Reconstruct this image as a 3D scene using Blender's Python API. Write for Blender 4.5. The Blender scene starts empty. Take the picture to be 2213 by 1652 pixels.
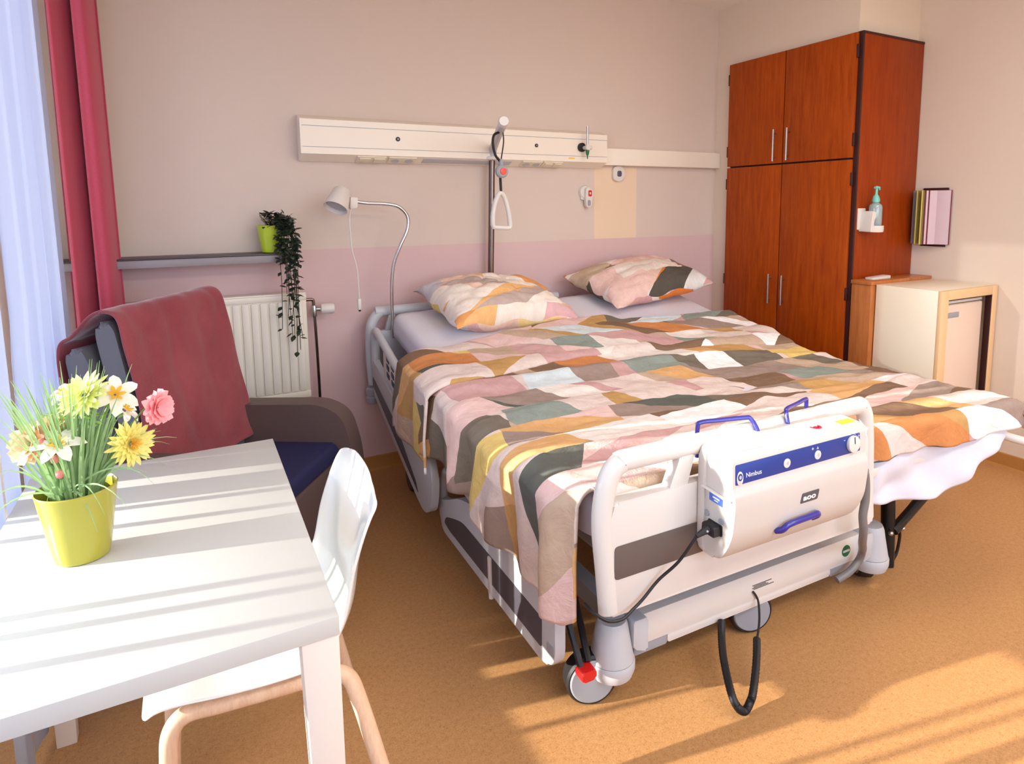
import bpy, bmesh, math, random
from mathutils import Vector, Matrix, Quaternion, noise as mnoise
random.seed(7)
SC = bpy.context.scene
COL = SC.collection
PI = math.pi

# ------------------------------------------------------------------ colours and materials
def lin(c):
    return tuple(((x/255)/12.92 if x/255 <= .04045 else ((x/255+.055)/1.055)**2.4) for x in c)
MATS = {}
class NT:
    """small helper around a node tree"""
    def __init__(s, name):
        s.m = bpy.data.materials.new(name); s.m.use_nodes = True
        s.t = s.m.node_tree; s.t.nodes.clear()
        s.out = s.t.nodes.new('ShaderNodeOutputMaterial')
        s.b = s.t.nodes.new('ShaderNodeBsdfPrincipled')
        s.t.links.new(s.b.outputs[0], s.out.inputs[0])
    def n(s, typ, **k):
        x = s.t.nodes.new(typ)
        for a, v in k.items(): setattr(x, a, v)
        return x
    def l(s, a, b): s.t.links.new(a, b)
    def set(s, sock, v):
        if isinstance(v, bpy.types.NodeSocket): s.l(v, sock)
        else: sock.default_value = v
    def math(s, op, a, b=0.0, c=None):
        x = s.n('ShaderNodeMath', operation=op)
        s.set(x.inputs[0], a); s.set(x.inputs[1], b)
        if c is not None: s.set(x.inputs[2], c)
        return x.outputs[0]
    def mixc(s, f, a, b, mode='MIX'):
        x = s.n('ShaderNodeMix', data_type='RGBA', blend_type=mode)
        s.set(x.inputs[0], f)
        for i, v in ((6, a), (7, b)):
            if isinstance(v, bpy.types.NodeSocket): s.l(v, x.inputs[i])
            else: x.inputs[i].default_value = (*v, 1)
        return x.outputs[2]
    def noise(s, vec, scale, detail=3, rough=.55):
        x = s.n('ShaderNodeTexNoise'); x.inputs['Scale'].default_value = scale
        x.inputs['Detail'].default_value = detail; x.inputs['Roughness'].default_value = rough
        if vec is not None: s.l(vec, x.inputs['Vector'])
        return x
    def coord(s, which='Object', scale=None):
        x = s.n('ShaderNodeTexCoord').outputs[which]
        if scale:
            m = s.n('ShaderNodeMapping'); m.inputs['Scale'].default_value = scale
            s.l(x, m.inputs[0]); return m.outputs[0]
        return x
    def bump(s, h, strength=.2, dist=.01):
        x = s.n('ShaderNodeBump'); x.inputs['Strength'].default_value = strength
        x.inputs['Distance'].default_value = dist
        s.l(h, x.inputs['Height']); s.l(x.outputs[0], s.b.inputs['Normal'])

def M(name, rgb, rough=.5, metal=0., var=.04, vscale=12, bump=0., bscale=80, coat=0., spec=.5, sss=0.):
    """plain procedural material: base colour with a faint noise variation and optional bump"""
    if name in MATS: return MATS[name]
    k = NT(name); c = lin(rgb)
    v = k.coord('Object')
    nz = k.noise(v, vscale)
    f = k.math('MULTIPLY', nz.outputs[0], 1.0)
    a = tuple(min(1, x*(1-var)) for x in c); b = tuple(min(1, x*(1+var)) for x in c)
    k.l(k.mixc(f, a, b), k.b.inputs['Base Color'])
    k.b.inputs['Roughness'].default_value = rough
    k.b.inputs['Metallic'].default_value = metal
    k.b.inputs['Specular IOR Level'].default_value = spec
    if coat:
        k.b.inputs['Coat Weight'].default_value = coat; k.b.inputs['Coat Roughness'].default_value = .08
    if bump:
        k.bump(k.noise(v, bscale, 4).outputs[0], bump, .004)
    MATS[name] = k.m
    return k.m

def ramp(k, fac, stops, interp='LINEAR'):
    r = k.n('ShaderNodeValToRGB'); r.color_ramp.interpolation = interp
    e = r.color_ramp.elements
    while len(e) < len(stops): e.new(.5)
    for i, (p, c) in enumerate(stops):
        e[i].position = p; e[i].color = (*c, 1)
    k.l(fac, r.inputs[0]); return r.outputs[0]

def wood(name, c1, c2, rough=.35, scale=(14, 14, 1.3), coat=.2):
    k = NT(name); v = k.coord('Object', scale)
    a = k.noise(v, 3, 6, .6); b = k.noise(v, 14, 3)
    f = k.math('ADD', k.math('MULTIPLY', a.outputs[0], .75), k.math('MULTIPLY', b.outputs[0], .3))
    k.l(ramp(k, f, [(.32, lin(c1)), (.72, lin(c2))]), k.b.inputs['Base Color'])
    k.b.inputs['Roughness'].default_value = rough
    k.b.inputs['Coat Weight'].default_value = coat; k.b.inputs['Coat Roughness'].default_value = .25
    k.b.inputs['Specular IOR Level'].default_value = .2
    MATS[name] = k.m; return k.m

def patchwork(name, rowh, cellw, seed, palette, rot=0.):
    """patchwork print: rows of slanted quads and triangles, each with a flat watercolour tint"""
    k = NT(name)
    uv = k.coord('UV')
    mp = k.n('ShaderNodeMapping'); mp.inputs['Rotation'].default_value = (0, 0, rot); k.l(uv, mp.inputs[0])
    wob = k.noise(mp.outputs[0], 7, 2)
    sp = k.n('ShaderNodeSeparateXYZ'); k.l(mp.outputs[0], sp.inputs[0])
    w = k.math('MULTIPLY', k.math('SUBTRACT', wob.outputs[0], .5), .035)
    X = k.math('ADD', sp.outputs[0], w); Y = k.math('ADD', sp.outputs[1], w)
    ys = k.math('DIVIDE', Y, rowh); r = k.math('FLOOR', ys); fv = k.math('SUBTRACT', ys, r)
    def white(v):
        x = k.n('ShaderNodeTexWhiteNoise', noise_dimensions='1D'); k.l(v, x.inputs['W']); return x.outputs['Value']
    r1 = white(k.math('ADD', r, seed)); r2 = white(k.math('ADD', k.math('MULTIPLY', r, 1.7), seed+50.3))
    k1 = k.math('MULTIPLY', k.math('SUBTRACT', r1, .5), 2.2)
    k2 = k.math('MULTIPLY', k.math('SUBTRACT', r2, .5), 2.2)
    xs = k.math('ADD', k.math('MULTIPLY', k.math('DIVIDE', X, cellw), k.math('ADD', k.math('MULTIPLY', r2, .6), .7)), k.math('MULTIPLY', r1, 10))
    c1 = k.math('FLOOR', k.math('ADD', xs, k.math('MULTIPLY', k1, fv)))
    c2 = k.math('FLOOR', k.math('ADD', k.math('MULTIPLY', xs, .62), k.math('ADD', k.math('MULTIPLY', k2, fv), k.math('MULTIPLY', r2, 7))))
    cb = k.n('ShaderNodeCombineXYZ'); k.l(r, cb.inputs[0]); k.l(c1, cb.inputs[1]); k.l(c2, cb.inputs[2])
    wn = k.n('ShaderNodeTexWhiteNoise', noise_dimensions='3D'); k.l(cb.outputs[0], wn.inputs['Vector'])
    tot = sum(p[0] for p in palette); acc = 0; stops = []
    for wgt, c in palette:
        stops.append((acc/tot, lin(c))); acc += wgt
    col = ramp(k, wn.outputs['Value'], stops, 'CONSTANT')
    wc = k.noise(uv, 24, 5, .65)
    tint = ramp(k, wc.outputs[0], [(.25, (.80, .79, .78)), (.7, (1.0, 1.0, 1.0))])
    col = k.mixc(.85, col, tint, 'MULTIPLY')
    k.l(col, k.b.inputs['Base Color'])
    k.b.inputs['Roughness'].default_value = .85
    k.b.inputs['Specular IOR Level'].default_value = .2
    wr = k.noise(uv, 9, 6, .62); wr.inputs['Distortion'].default_value = 1.2
    k.bump(wr.outputs[0], .55, .02)
    MATS[name] = k.m; return k.m

# ------------------------------------------------------------------ shape helpers (all in world coordinates)
V3 = Vector
def new(): return bmesh.new()

def box(bm, x0, x1, y0, y1, z0, z1, bev=0., seg=2, fn=None):
    g = bmesh.ops.create_cube(bm, size=1.0)
    vs = g['verts']
    bmesh.ops.scale(bm, vec=(abs(x1-x0), abs(y1-y0), abs(z1-z0)), verts=vs)
    bmesh.ops.translate(bm, vec=((x0+x1)/2, (y0+y1)/2, (z0+z1)/2), verts=vs)
    if bev > 0:
        es = list({e for v in vs for e in v.link_edges})
        r = bmesh.ops.bevel(bm, geom=es, offset=bev, segments=seg, profile=.5, affect='EDGES')
        vs = list({v for f in r['faces'] for v in f.verts} | {v for v in vs if v.is_valid})
    if fn:
        for v in vs: v.co = fn(*v.co)
    return vs

def prism(bm, pts, d0, d1, fn, bev=0., seg=2):
    """polygon pts [(a,b)] extruded from depth d0 to d1; fn(a,b,d) -> world point"""
    n = len(pts)
    A = [bm.verts.new(fn(a, b, d0)) for a, b in pts]
    B = [bm.verts.new(fn(a, b, d1)) for a, b in pts]
    fa = bm.faces.new(A); fb = bm.faces.new(B[::-1])
    for i in range(n): bm.faces.new((A[i], B[i], B[(i+1) % n], A[(i+1) % n]))
    if bev > 0:
        es = list(fa.edges)+list(fb.edges)
        bmesh.ops.bevel(bm, geom=es, offset=bev, segments=seg, profile=.5, affect='EDGES')
    return A+B

def rnd_poly(pts, r, n=4):
    """round the corners of a 2-D polygon; r single or per-corner"""
    out = []; N = len(pts)
    for i in range(N):
        p = V3(pts[i]); a = V3(pts[i-1]); b = V3(pts[(i+1) % N])
        rr = r[i] if isinstance(r, (list, tuple)) else r
        if rr <= 0: out.append((p.x, p.y)); continue
        da = (a-p); db = (b-p); t = min(rr, da.length*.48, db.length*.48)
        s = p+da.normalized()*t; e = p+db.normalized()*t
        for k in range(n+1):
            u = k/n; q = s*(1-u)**2+p*2*u*(1-u)+e*u*u; out.append((q.x, q.y))
    return out

def spline(pts, n=6):
    """Catmull-Rom through the points"""
    P = [V3(p) for p in pts]
    if len(P) < 3: return P
    out = []
    for i in range(len(P)-1):
        p0 = P[i-1] if i else P[0]*2-P[1]; p1 = P[i]; p2 = P[i+1]
        p3 = P[i+2] if i+2 < len(P) else P[-1]*2-P[-2]
        for k in range(n):
            t = k/n
            out.append(.5*((2*p1)+(p2-p0)*t+(2*p0-5*p1+4*p2-p3)*t*t+(3*p1-p0-3*p2+p3)*t**3))
    out.append(P[-1]); return out

def tube(bm, pts, r, seg=10, cap=True, closed=False, sx=1., up=None):
    """swept round (or elliptical: sx scales along the frame's first axis) tube; r number or list"""
    P = [V3(p) for p in pts]; n = len(P); rings = []
    prev = None
    for i in range(n):
        if closed: t = (P[(i+1) % n]-P[i-1])
        else: t = P[min(i+1, n-1)]-P[max(i-1, 0)]
        if t.length < 1e-9: t = V3((0, 0, 1))
        t.normalize()
        if up is not None: a = V3(up)-t*t.dot(V3(up))
        elif prev is None:
            a = V3((0, 0, 1)).cross(t)
            if a.length < .1: a = V3((1, 0, 0)).cross(t)
        else: a = prev-t*t.dot(prev)
        a.normalize(); prev = a; b = t.cross(a)
        rr = r[i] if isinstance(r, (list, tuple)) else r
        rings.append([bm.verts.new(P[i]+a*rr*sx*math.cos(2*PI*k/seg)+b*rr*math.sin(2*PI*k/seg)) for k in range(seg)])
    m = n if closed else n-1
    for i in range(m):
        A = rings[i]; B = rings[(i+1) % n]
        for k in range(seg): bm.faces.new((A[k], A[(k+1) % seg], B[(k+1) % seg], B[k]))
    if cap and not closed:
        bm.faces.new(rings[0][::-1]); bm.faces.new(rings[-1])

def lathe(bm, prof, o, axis=(0, 0, 1), seg=24, cap0=True, cap1=True, sx=1., xdir=None):
    """profile [(radius, height)] turned about axis at o"""
    ax = V3(axis).normalized(); o = V3(o)
    a = V3(xdir) if xdir else (V3((1, 0, 0)) if abs(ax.x) < .9 else V3((0, 1, 0)))
    a = (a-ax*ax.dot(a)).normalized(); b = ax.cross(a); rings = []
    for r, h in prof:
        rings.append([bm.verts.new(o+ax*h+a*(r*sx*math.cos(2*PI*k/seg))+b*(r*math.sin(2*PI*k/seg))) for k in range(seg)])
    for A, B in zip(rings, rings[1:]):
        for k in range(seg): bm.faces.new((A[k], A[(k+1) % seg], B[(k+1) % seg], B[k]))
    if cap0: bm.faces.new(rings[0][::-1])
    if cap1: bm.faces.new(rings[-1])

def ball(bm, c, rx, ry=None, rz=None, seg=16, ring=10):
    ry = ry or rx; rz = rz or rx
    g = bmesh.ops.create_uvsphere(bm, u_segments=seg, v_segments=ring, radius=1)
    for v in g['verts']: v.co = V3((v.co.x*rx+c[0], v.co.y*ry+c[1], v.co.z*rz+c[2]))

def grid(bm, fn, nu, nv, uvfn=None):
    """fn(s,t) with s,t in 0..1 -> point"""
    uvl = bm.loops.layers.uv.verify() if uvfn else None
    vs = [[bm.verts.new(fn(i/nu, j/nv)) for j in range(nv+1)] for i in range(nu+1)]
    for i in range(nu):
        for j in range(nv):
            f = bm.faces.new((vs[i][j], vs[i+1][j], vs[i+1][j+1], vs[i][j+1]))
            if uvl:
                for lp, (a, b) in zip(f.loops, ((i, j), (i+1, j), (i+1, j+1), (i, j+1))):
                    lp[uvl].uv = uvfn(a/nu, b/nv)
    return vs

# ------------------------------------------------------------------ object helpers
WL = {}
def props(o, label=None, cat=None, group=None, kind=None):
    if label: o['label'] = label
    if cat: o['category'] = cat
    if group: o['group'] = group
    if kind: o['kind'] = kind
    return o
def thing(name, label, cat, loc, group=None):
    o = bpy.data.objects.new(name, None); o.empty_display_size = .05
    o.location = loc; COL.objects.link(o); WL[o] = V3(loc)
    return props(o, label, cat, group)
def part(name, bm, mat, parent=None, label=None, cat=None, group=None, kind=None, loc=None, ang=35, flat=False, fix=True):
    """link bm (world coordinates) as ONE mesh object under parent"""
    org = V3(loc) if loc is not None else (V3((0, 0, 0)) if parent is None else V3(WL[parent]))
    if loc is None and parent is not None and parent.type == 'MESH': org = WL[parent]
    if fix: bmesh.ops.recalc_face_normals(bm, faces=bm.faces)
    for v in bm.verts: v.co -= org
    me = bpy.data.meshes.new(name); bm.to_mesh(me); bm.free()
    for mm in (mat if isinstance(mat, (list, tuple)) else [mat]): me.materials.append(mm)
    if not flat:
        me.shade_smooth(); me.set_sharp_from_angle(angle=math.radians(ang))
    o = bpy.data.objects.new(name, me); COL.objects.link(o)
    if parent is not None:
        o.parent = parent; o.location = org-WL[parent]
    else: o.location = org
    WL[o] = org
    return props(o, label, cat, group, kind)
def mod(o, typ, **k):
    m = o.modifiers.new(typ.lower(), typ)
    for a, v in k.items(): setattr(m, a, v)
    return o
def text_bm(s, size, fn, depth=.0008, align='LEFT', squash=1., offset=0.):
    """lettering as mesh: fn(a,b,d) -> world, a along the line, b up, d outwards"""
    cu = bpy.data.curves.new('lettering', 'FONT'); cu.body = s; cu.size = size; cu.extrude = depth/2
    cu.align_x = align; cu.resolution_u = 3; cu.offset = offset
    ob = bpy.data.objects.new('lettering', cu); COL.objects.link(ob)
    dg = bpy.context.evaluated_depsgraph_get(); dg.update()
    me = bpy.data.meshes.new_from_object(ob.evaluated_get(dg))
    bpy.data.objects.remove(ob); bpy.data.curves.remove(cu)
    bm = new(); bm.from_mesh(me); bpy.data.meshes.remove(me)
    for v in bm.verts: v.co = fn(v.co.x*squash, v.co.y, v.co.z)
    return bm
def disc(bm, c, r, nrm, seg=24, thick=.001, sx=1., xdir=None):
    lathe(bm, [(r, 0), (r, thick)], c, nrm, seg, sx=sx, xdir=xdir)
SKY_STRENGTH, SUN, SUN_EL, EXPOSURE, FILL = 3.2, 6.3, 15.0, 1.0, 15.0
# ------------------------------------------------------------------ materials
m_wall = M('wall_paint', (212, 196, 184), .85, var=.015, bump=.12, bscale=220, spec=.2)
m_pink = M('rose_paint', (212, 182, 180), .8, var=.02, bump=.12, bscale=220, spec=.2)
m_pale = M('pale_paint', (228, 205, 176), .85, var=.01, bump=.12, bscale=220, spec=.2)
m_wallr = M('cream_paint', (222, 207, 190), .85, var=.015, bump=.1, bscale=220, spec=.2)
m_ceil = M('ceiling_paint', (236, 230, 220), .9, var=.01, spec=.1)
m_white = M('white_plastic', (217, 211, 203), .38, var=.015)
m_pump = M('pump_plastic', (206, 199, 190), .36, var=.015)
m_hose = M('hose_grey', (120, 116, 114), .45, var=.03)
m_whiteg = M('white_gloss', (240, 240, 234), .13, var=.01, coat=.6)
m_panel = M('panel_enamel', (238, 228, 212), .35, var=.01)
m_socket = M('socket_plastic', (226, 216, 190), .35, var=.01)
m_grey = M('grey_plastic', (150, 153, 158), .42, var=.02)
m_lgrey = M('light_grey_plastic', (186, 187, 190), .4, var=.02)
m_taupe = M('taupe_insert', (100, 90, 86), .45, var=.03)
m_dark = M('dark_insert', (70, 66, 74), .45, var=.03)
m_black = M('black_rubber', (24, 23, 25), .5, var=.05)
m_blackg = M('black_steel', (22, 20, 20), .35, var=.05)
m_chrome = M('chrome', (205, 205, 205), .15, 1.0, var=.01)
m_steel = M('brushed_steel', (190, 190, 188), .3, 1.0, var=.02)
m_bronze = M('dark_chrome', (120, 105, 98), .22, 1.0, var=.02)
m_blue = M('pump_blue', (38, 62, 140), .4, var=.03)
m_navy = M('handle_navy', (44, 40, 138), .3, var=.03, coat=.4)
m_red = M('red_plastic', (205, 30, 28), .35, var=.03)
m_coral = M('coral_button', (236, 82, 70), .4, var=.02)
m_green = M('green_badge', (20, 96, 52), .4, var=.03)
m_yellow = M('yellow_label', (240, 200, 60), .5, var=.02)
m_paper = M('label_paper', (236, 234, 230), .6, var=.01)
m_ink = M('ink', (70, 66, 66), .6, var=.02)
m_bluelab = M('blue_label', (70, 110, 196), .5, var=.02)
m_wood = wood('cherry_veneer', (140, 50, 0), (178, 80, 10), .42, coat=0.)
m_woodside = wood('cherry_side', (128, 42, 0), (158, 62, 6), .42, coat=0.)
m_woodl = wood('light_cherry', (168, 96, 46), (196, 122, 66), .36)
m_edge = M('dark_edge', (52, 14, 10), .5, var=.04)
m_beech = wood('beech', (214, 172, 138), (238, 204, 172), .42, (20, 20, 2))
m_cream = M('cream_laminate', (236, 224, 200), .35, var=.015)
m_tan = M('tan_laminate', (226, 188, 140), .4, var=.02)
m_fridge = M('fridge_white', (226, 202, 182), .35, var=.02)
m_leather = M('brown_leather', (94, 76, 72), .5, var=.05, bump=.15, bscale=260)
m_leatherg = M('grey_leather', (104, 102, 106), .5, var=.05, bump=.15, bscale=260)
m_seat = M('navy_fabric', (27, 29, 74), .8, var=.1, bump=.25, bscale=300)
m_sheet = M('bed_sheet', (214, 212, 220), .85, var=.01, bump=.1, bscale=60, spec=.15)
m_lime = M('lime_ceramic', (164, 158, 54), .22, var=.03, coat=.3)
m_limep = M('lime_plastic', (186, 206, 52), .3, var=.03)
m_table = M('table_white', (200, 200, 194), .4, var=.008)
m_tableleg = M('table_leg_white', (232, 220, 206), .45, var=.01)
m_rad = M('radiator_enamel', (228, 220, 204), .4, var=.015)
m_shelf = M('shelf_grey', (146, 138, 140), .5, var=.02)
m_shelft = M('shelf_top', (62, 50, 52), .4, var=.03)
m_leafd = M('dark_ivy', (34, 46, 32), .5, var=.35, vscale=40)
m_leafl = M('ivy_stem', (72, 62, 44), .7, var=.2)
m_soil = M('soil', (60, 48, 36), .9, var=.3)

def floor_mat():
    k = NT('linoleum'); v = k.coord('Object')
    a = k.noise(v, 240, 4, .7); b = k.noise(v, 70, 4, .7); c = k.noise(v, 1.2, 3)
    f = k.math('ADD', k.math('MULTIPLY', a.outputs[0], .6), k.math('MULTIPLY', b.outputs[0], .4))
    col = ramp(k, f, [(.30, lin((136, 92, 52))), (.46, lin((180, 132, 82))), (.62, lin((196, 149, 99))), (.74, lin((210, 168, 120)))])
    t = ramp(k, c.outputs[0], [(.3, (.93, .91, .89)), (.7, (1.03, 1.02, 1.0))])
    k.l(k.mixc(.8, col, t, 'MULTIPLY'), k.b.inputs['Base Color'])
    k.b.inputs['Roughness'].default_value = .48; k.b.inputs['Specular IOR Level'].default_value = .35
    return k.m
m_floor = floor_mat()
m_skirt = M('coved_skirting', (176, 124, 62), .5, var=.04, vscale=90)

def velvet(name, c1, c2, scale=5):
    k = NT(name); v = k.coord('Object')
    a = k.noise(v, scale, 5, .6); b = k.noise(v, 160, 3)
    f = k.math('ADD', k.math('MULTIPLY', a.outputs[0], .8), k.math('MULTIPLY', b.outputs[0], .2))
    k.l(ramp(k, f, [(.3, lin(c1)), (.7, lin(c2))]), k.b.inputs['Base Color'])
    k.b.inputs['Roughness'].default_value = .9; k.b.inputs['Specular IOR Level'].default_value = .15
    k.b.inputs['Sheen Weight'].default_value = .5; k.b.inputs['Sheen Roughness'].default_value = .4
    k.bump(b.outputs[0], .25, .004)
    return k.m
m_blanket = velvet('fleece', (134, 60, 68), (156, 80, 84))
def curtain_mat():
    k = NT('curtain_cloth'); v = k.coord('Object', (300, 300, 300))
    a = k.noise(v, 1, 3)
    k.l(k.mixc(a.outputs[0], lin((184, 66, 90)), lin((208, 94, 114))), k.b.inputs['Base Color'])
    k.b.inputs['Roughness'].default_value = .85; k.b.inputs['Specular IOR Level'].default_value = .15
    k.b.inputs['Sheen Weight'].default_value = .3
    tr = k.n('ShaderNodeBsdfTranslucent'); tr.inputs[0].default_value = (*lin((196, 60, 84)), 1)
    mx = k.n('ShaderNodeMixShader'); mx.inputs[0].default_value = .12
    k.l(k.b.outputs[0], mx.inputs[1]); k.l(tr.outputs[0], mx.inputs[2]); k.l(mx.outputs[0], k.out.inputs[0])
    return k.m
m_curtain = curtain_mat()
def sheer_mat():
    k = NT('sheer_voile'); v = k.coord('Object', (500, 500, 500))
    a = k.noise(v, 1, 2)
    d = k.n('ShaderNodeBsdfDiffuse'); d.inputs[0].default_value = (*lin((236, 238, 246)), 1)
    tr = k.n('ShaderNodeBsdfTranslucent')
    k.l(k.mixc(a.outputs[0], lin((82, 96, 130)), lin((96, 108, 138))), tr.inputs[0])
    tp = k.n('ShaderNodeBsdfTransparent')
    m1 = k.n('ShaderNodeMixShader'); m1.inputs[0].default_value = .55
    m2 = k.n('ShaderNodeMixShader'); m2.inputs[0].default_value = .05
    k.l(d.outputs[0], m1.inputs[1]); k.l(tr.outputs[0], m1.inputs[2])
    k.l(m1.outputs[0], m2.inputs[1]); k.l(tp.outputs[0], m2.inputs[2]); k.l(m2.outputs[0], k.out.inputs[0])
    return k.m
m_sheer = sheer_mat()
def glass_mat():
    k = NT('window_glass')
    g = k.n('ShaderNodeBsdfGlossy'); g.inputs['Roughness'].default_value = .02
    tp = k.n('ShaderNodeBsdfTransparent'); tp.inputs[0].default_value = (.97, .98, .99, 1)
    fr = k.n('ShaderNodeFresnel'); fr.inputs[0].default_value = 1.45
    nz = k.noise(k.coord('Object'), 3)
    f = k.math('MULTIPLY', fr.outputs[0], k.math('ADD', .9, k.math('MULTIPLY', nz.outputs[0], .1)))
    mx = k.n('ShaderNodeMixShader'); k.l(f, mx.inputs[0]); k.l(tp.outputs[0], mx.inputs[1]); k.l(g.outputs[0], mx.inputs[2])
    k.l(mx.outputs[0], k.out.inputs[0]); return k.m
m_glass = glass_mat()
m_frame = M('window_frame_paint', (210, 210, 212), .5, var=.01)
PAL = [(6, (226, 208, 198)), (4, (206, 164, 160)), (4, (228, 194, 186)), (4, (236, 226, 216)), (2, (246, 243, 240)),
       (3, (196, 154, 96)), (3, (220, 172, 116)), (1.6, (208, 138, 84)), (1.4, (226, 196, 118)), (3.5, (132, 104, 82)),
       (4, (160, 140, 128)), (3, (122, 112, 98)), (2, (100, 102, 94)), (1.3, (146, 156, 146)), (4, (196, 170, 146)), (1.3, (216, 228, 230))]
m_duvet = patchwork('patchwork_duvet', .135, .26, 3.0, PAL)
PAL2 = [(4, (244, 232, 218)), (3, (242, 208, 188)), (4, (246, 218, 152)), (3, (240, 190, 128)), (1.6, (232, 164, 100)), (2, (224, 180, 180)),
        (1, (196, 176, 166)), (1.5, (206, 198, 200)), (1.6, (230, 204, 120)), (.6, (160, 164, 152)), (2, (248, 244, 240))]
m_pillow = patchwork('patchwork_pillow', .15, .24, 11.0, PAL2)
PAL3 = [(4, (236, 222, 210)), (3, (232, 196, 184)), (2, (226, 176, 90)), (2, (226, 130, 60)), (2.4, (148, 120, 104)), (2.2, (200, 176, 150)),
        (1.2, (90, 84, 74)), (2, (226, 224, 220)), (2, (214, 166, 166))]
m_pillow2 = patchwork('patchwork_pillow_b', .15, .23, 31.0, PAL3)

# ------------------------------------------------------------------ the room
YB, XR, XL, YF, ZC = 3.338, 3.711, -.62, -1.7, 2.68
XS = 3.18                                    # recessed wall the wardrobe is set into
def setmat(bm, n0, idx):
    bm.faces.ensure_lookup_table()
    for f in bm.faces[n0:]: f.material_index = idx
b = new(); box(b, XL-.3, XR+.15, YF-.15, YB+.15, -.1, 0); part('floor', b, m_floor, kind='structure', loc=(0, 0, 0))
b = new(); box(b, XL-.3, XR+.15, YF-.15, YB+.15, ZC, ZC+.1); part('ceiling', b, m_ceil, kind='structure', loc=(0, 0, ZC))
b = new()
def wb(x0, x1, z0, z1, idx):
    n0 = len(b.faces); box(b, x0, x1, YB, YB+.12, z0, z1); setmat(b, n0, idx)
wb(XL-.3, XR+.15, 0, 1.191, 1)
wb(XL-.3, 2.192, 1.191, ZC, 0); wb(2.513, XR+.15, 1.191, ZC, 0); wb(2.192, 2.513, 1.63, ZC, 0); wb(2.192, 2.513, 1.191, 1.63, 2)
part('wall_back', b, [m_wall, m_pink, m_pale], kind='structure', loc=(0, YB, 0))
b = new(); box(b, XR, XR+.12, YF-.12, YB, 0, ZC); part('wall_right', b, m_wallr, kind='structure', loc=(XR, 0, 0))
b = new()
box(b, XS, XR, 3.196, YB, 0, ZC); box(b, XS, XR, 2.288, 3.196, 2.304, ZC)
part('wall_recess', b, m_wallr, kind='structure', loc=(XS, 3.2, 0))
# wall behind the camera with an unseen window added to let in fill daylight
UX0, UX1, UZ0, UZ1 = -.1, 3.4, .85, 2.52
b = new()
box(b, XL-.2, UX0, YF-.12, YF, 0, ZC); box(b, UX1, XR+.12, YF-.12, YF, 0, ZC); box(b, UX0, UX1, YF-.12, YF, 0, UZ0); box(b, UX0, UX1, YF-.12, YF, UZ1, ZC)
part('wall_front', b, m_wallr, kind='structure', loc=(0, YF, 0))
b = new()
for z0, z1 in ((UZ0, UZ0+.05), (UZ1-.05, UZ1)): box(b, UX0, UX1, YF-.09, YF-.03, z0, z1, .004)
for x in (UX0+.025, 1.05, 2.2, UX1-.025): box(b, x-.025, x+.025, YF-.09, YF-.03, UZ0+.04, UZ1-.04, .004)
wf2 = part('fill_window', b, m_frame, kind='structure', loc=(1.6, YF-.06, UZ0))
b = new(); box(b, UX0+.04, UX1-.04, YF-.064, YF-.056, UZ0+.04, UZ1-.04); part('pane', b, m_glass, wf2)
# window wall on the left: sill, lintel, end piers
WY0, WY1, WZ0, WZ1 = -1.45, 2.98, .33, 2.45
b = new()
box(b, XL-.2, XL, YF, YB, 0, WZ0); box(b, XL-.2, XL, YF, YB, WZ1, ZC)
box(b, XL-.2, XL, YF, WY0, WZ0, WZ1); box(b, XL-.2, XL, WY1, YB, WZ0, WZ1)
part('wall_left', b, m_wallr, kind='structure', loc=(XL, 0, 0))
fx = XL-.10
b = new()
for z0, z1 in ((WZ0, WZ0+.05), (WZ1-.05, WZ1)): box(b, fx-.03, fx+.03, WY0, WY1, z0, z1, .004)
for y in (WY0+.025, -.62, .35, 2.135, WY1-.025): box(b, fx-.03, fx+.03, y-.025, y+.025, WZ0+.04, WZ1-.04, .004)
for y in (1.797, 1.702, 1.392, 1.336, 1.246): box(b, fx-.02, fx+.02, y-.007, y+.007, WZ0+.04, WZ1-.04, .002)  # thin unseen bars added to cast narrow shadow lines into the room
wf = part('window_1', b, m_frame, kind='structure', loc=(fx, 0, 0))
b = new(); box(b, fx-.004, fx+.004, WY0+.04, WY1-.04, WZ0+.04, WZ1-.04); part('pane', b, m_glass, wf)
# coved skirting
b = new(); prism(b, [(0, 0), (.022, 0), (.012, .012), (.008, .072), (0, .075)], XL, XS, lambda a, z, d: V3((d, YB-a, z))); part('baseboard_back', b, m_skirt, kind='structure', loc=(0, YB, 0))
b = new(); prism(b, [(0, 0), (.022, 0), (.012, .012), (.008, .072), (0, .075)], YF, 2.288, lambda a, z, d: V3((XR-a, d, z))); part('baseboard_right', b, m_skirt, kind='structure', loc=(XR, 0, 0))
# beige cable trunking along the wall to the right of the head panel
b = new(); box(b, 2.235, XS, 3.288, YB, 1.64, 1.743, .006); part('trim_1', b, m_panel, kind='structure', loc=(2.7, 3.3, 1.69))

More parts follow.
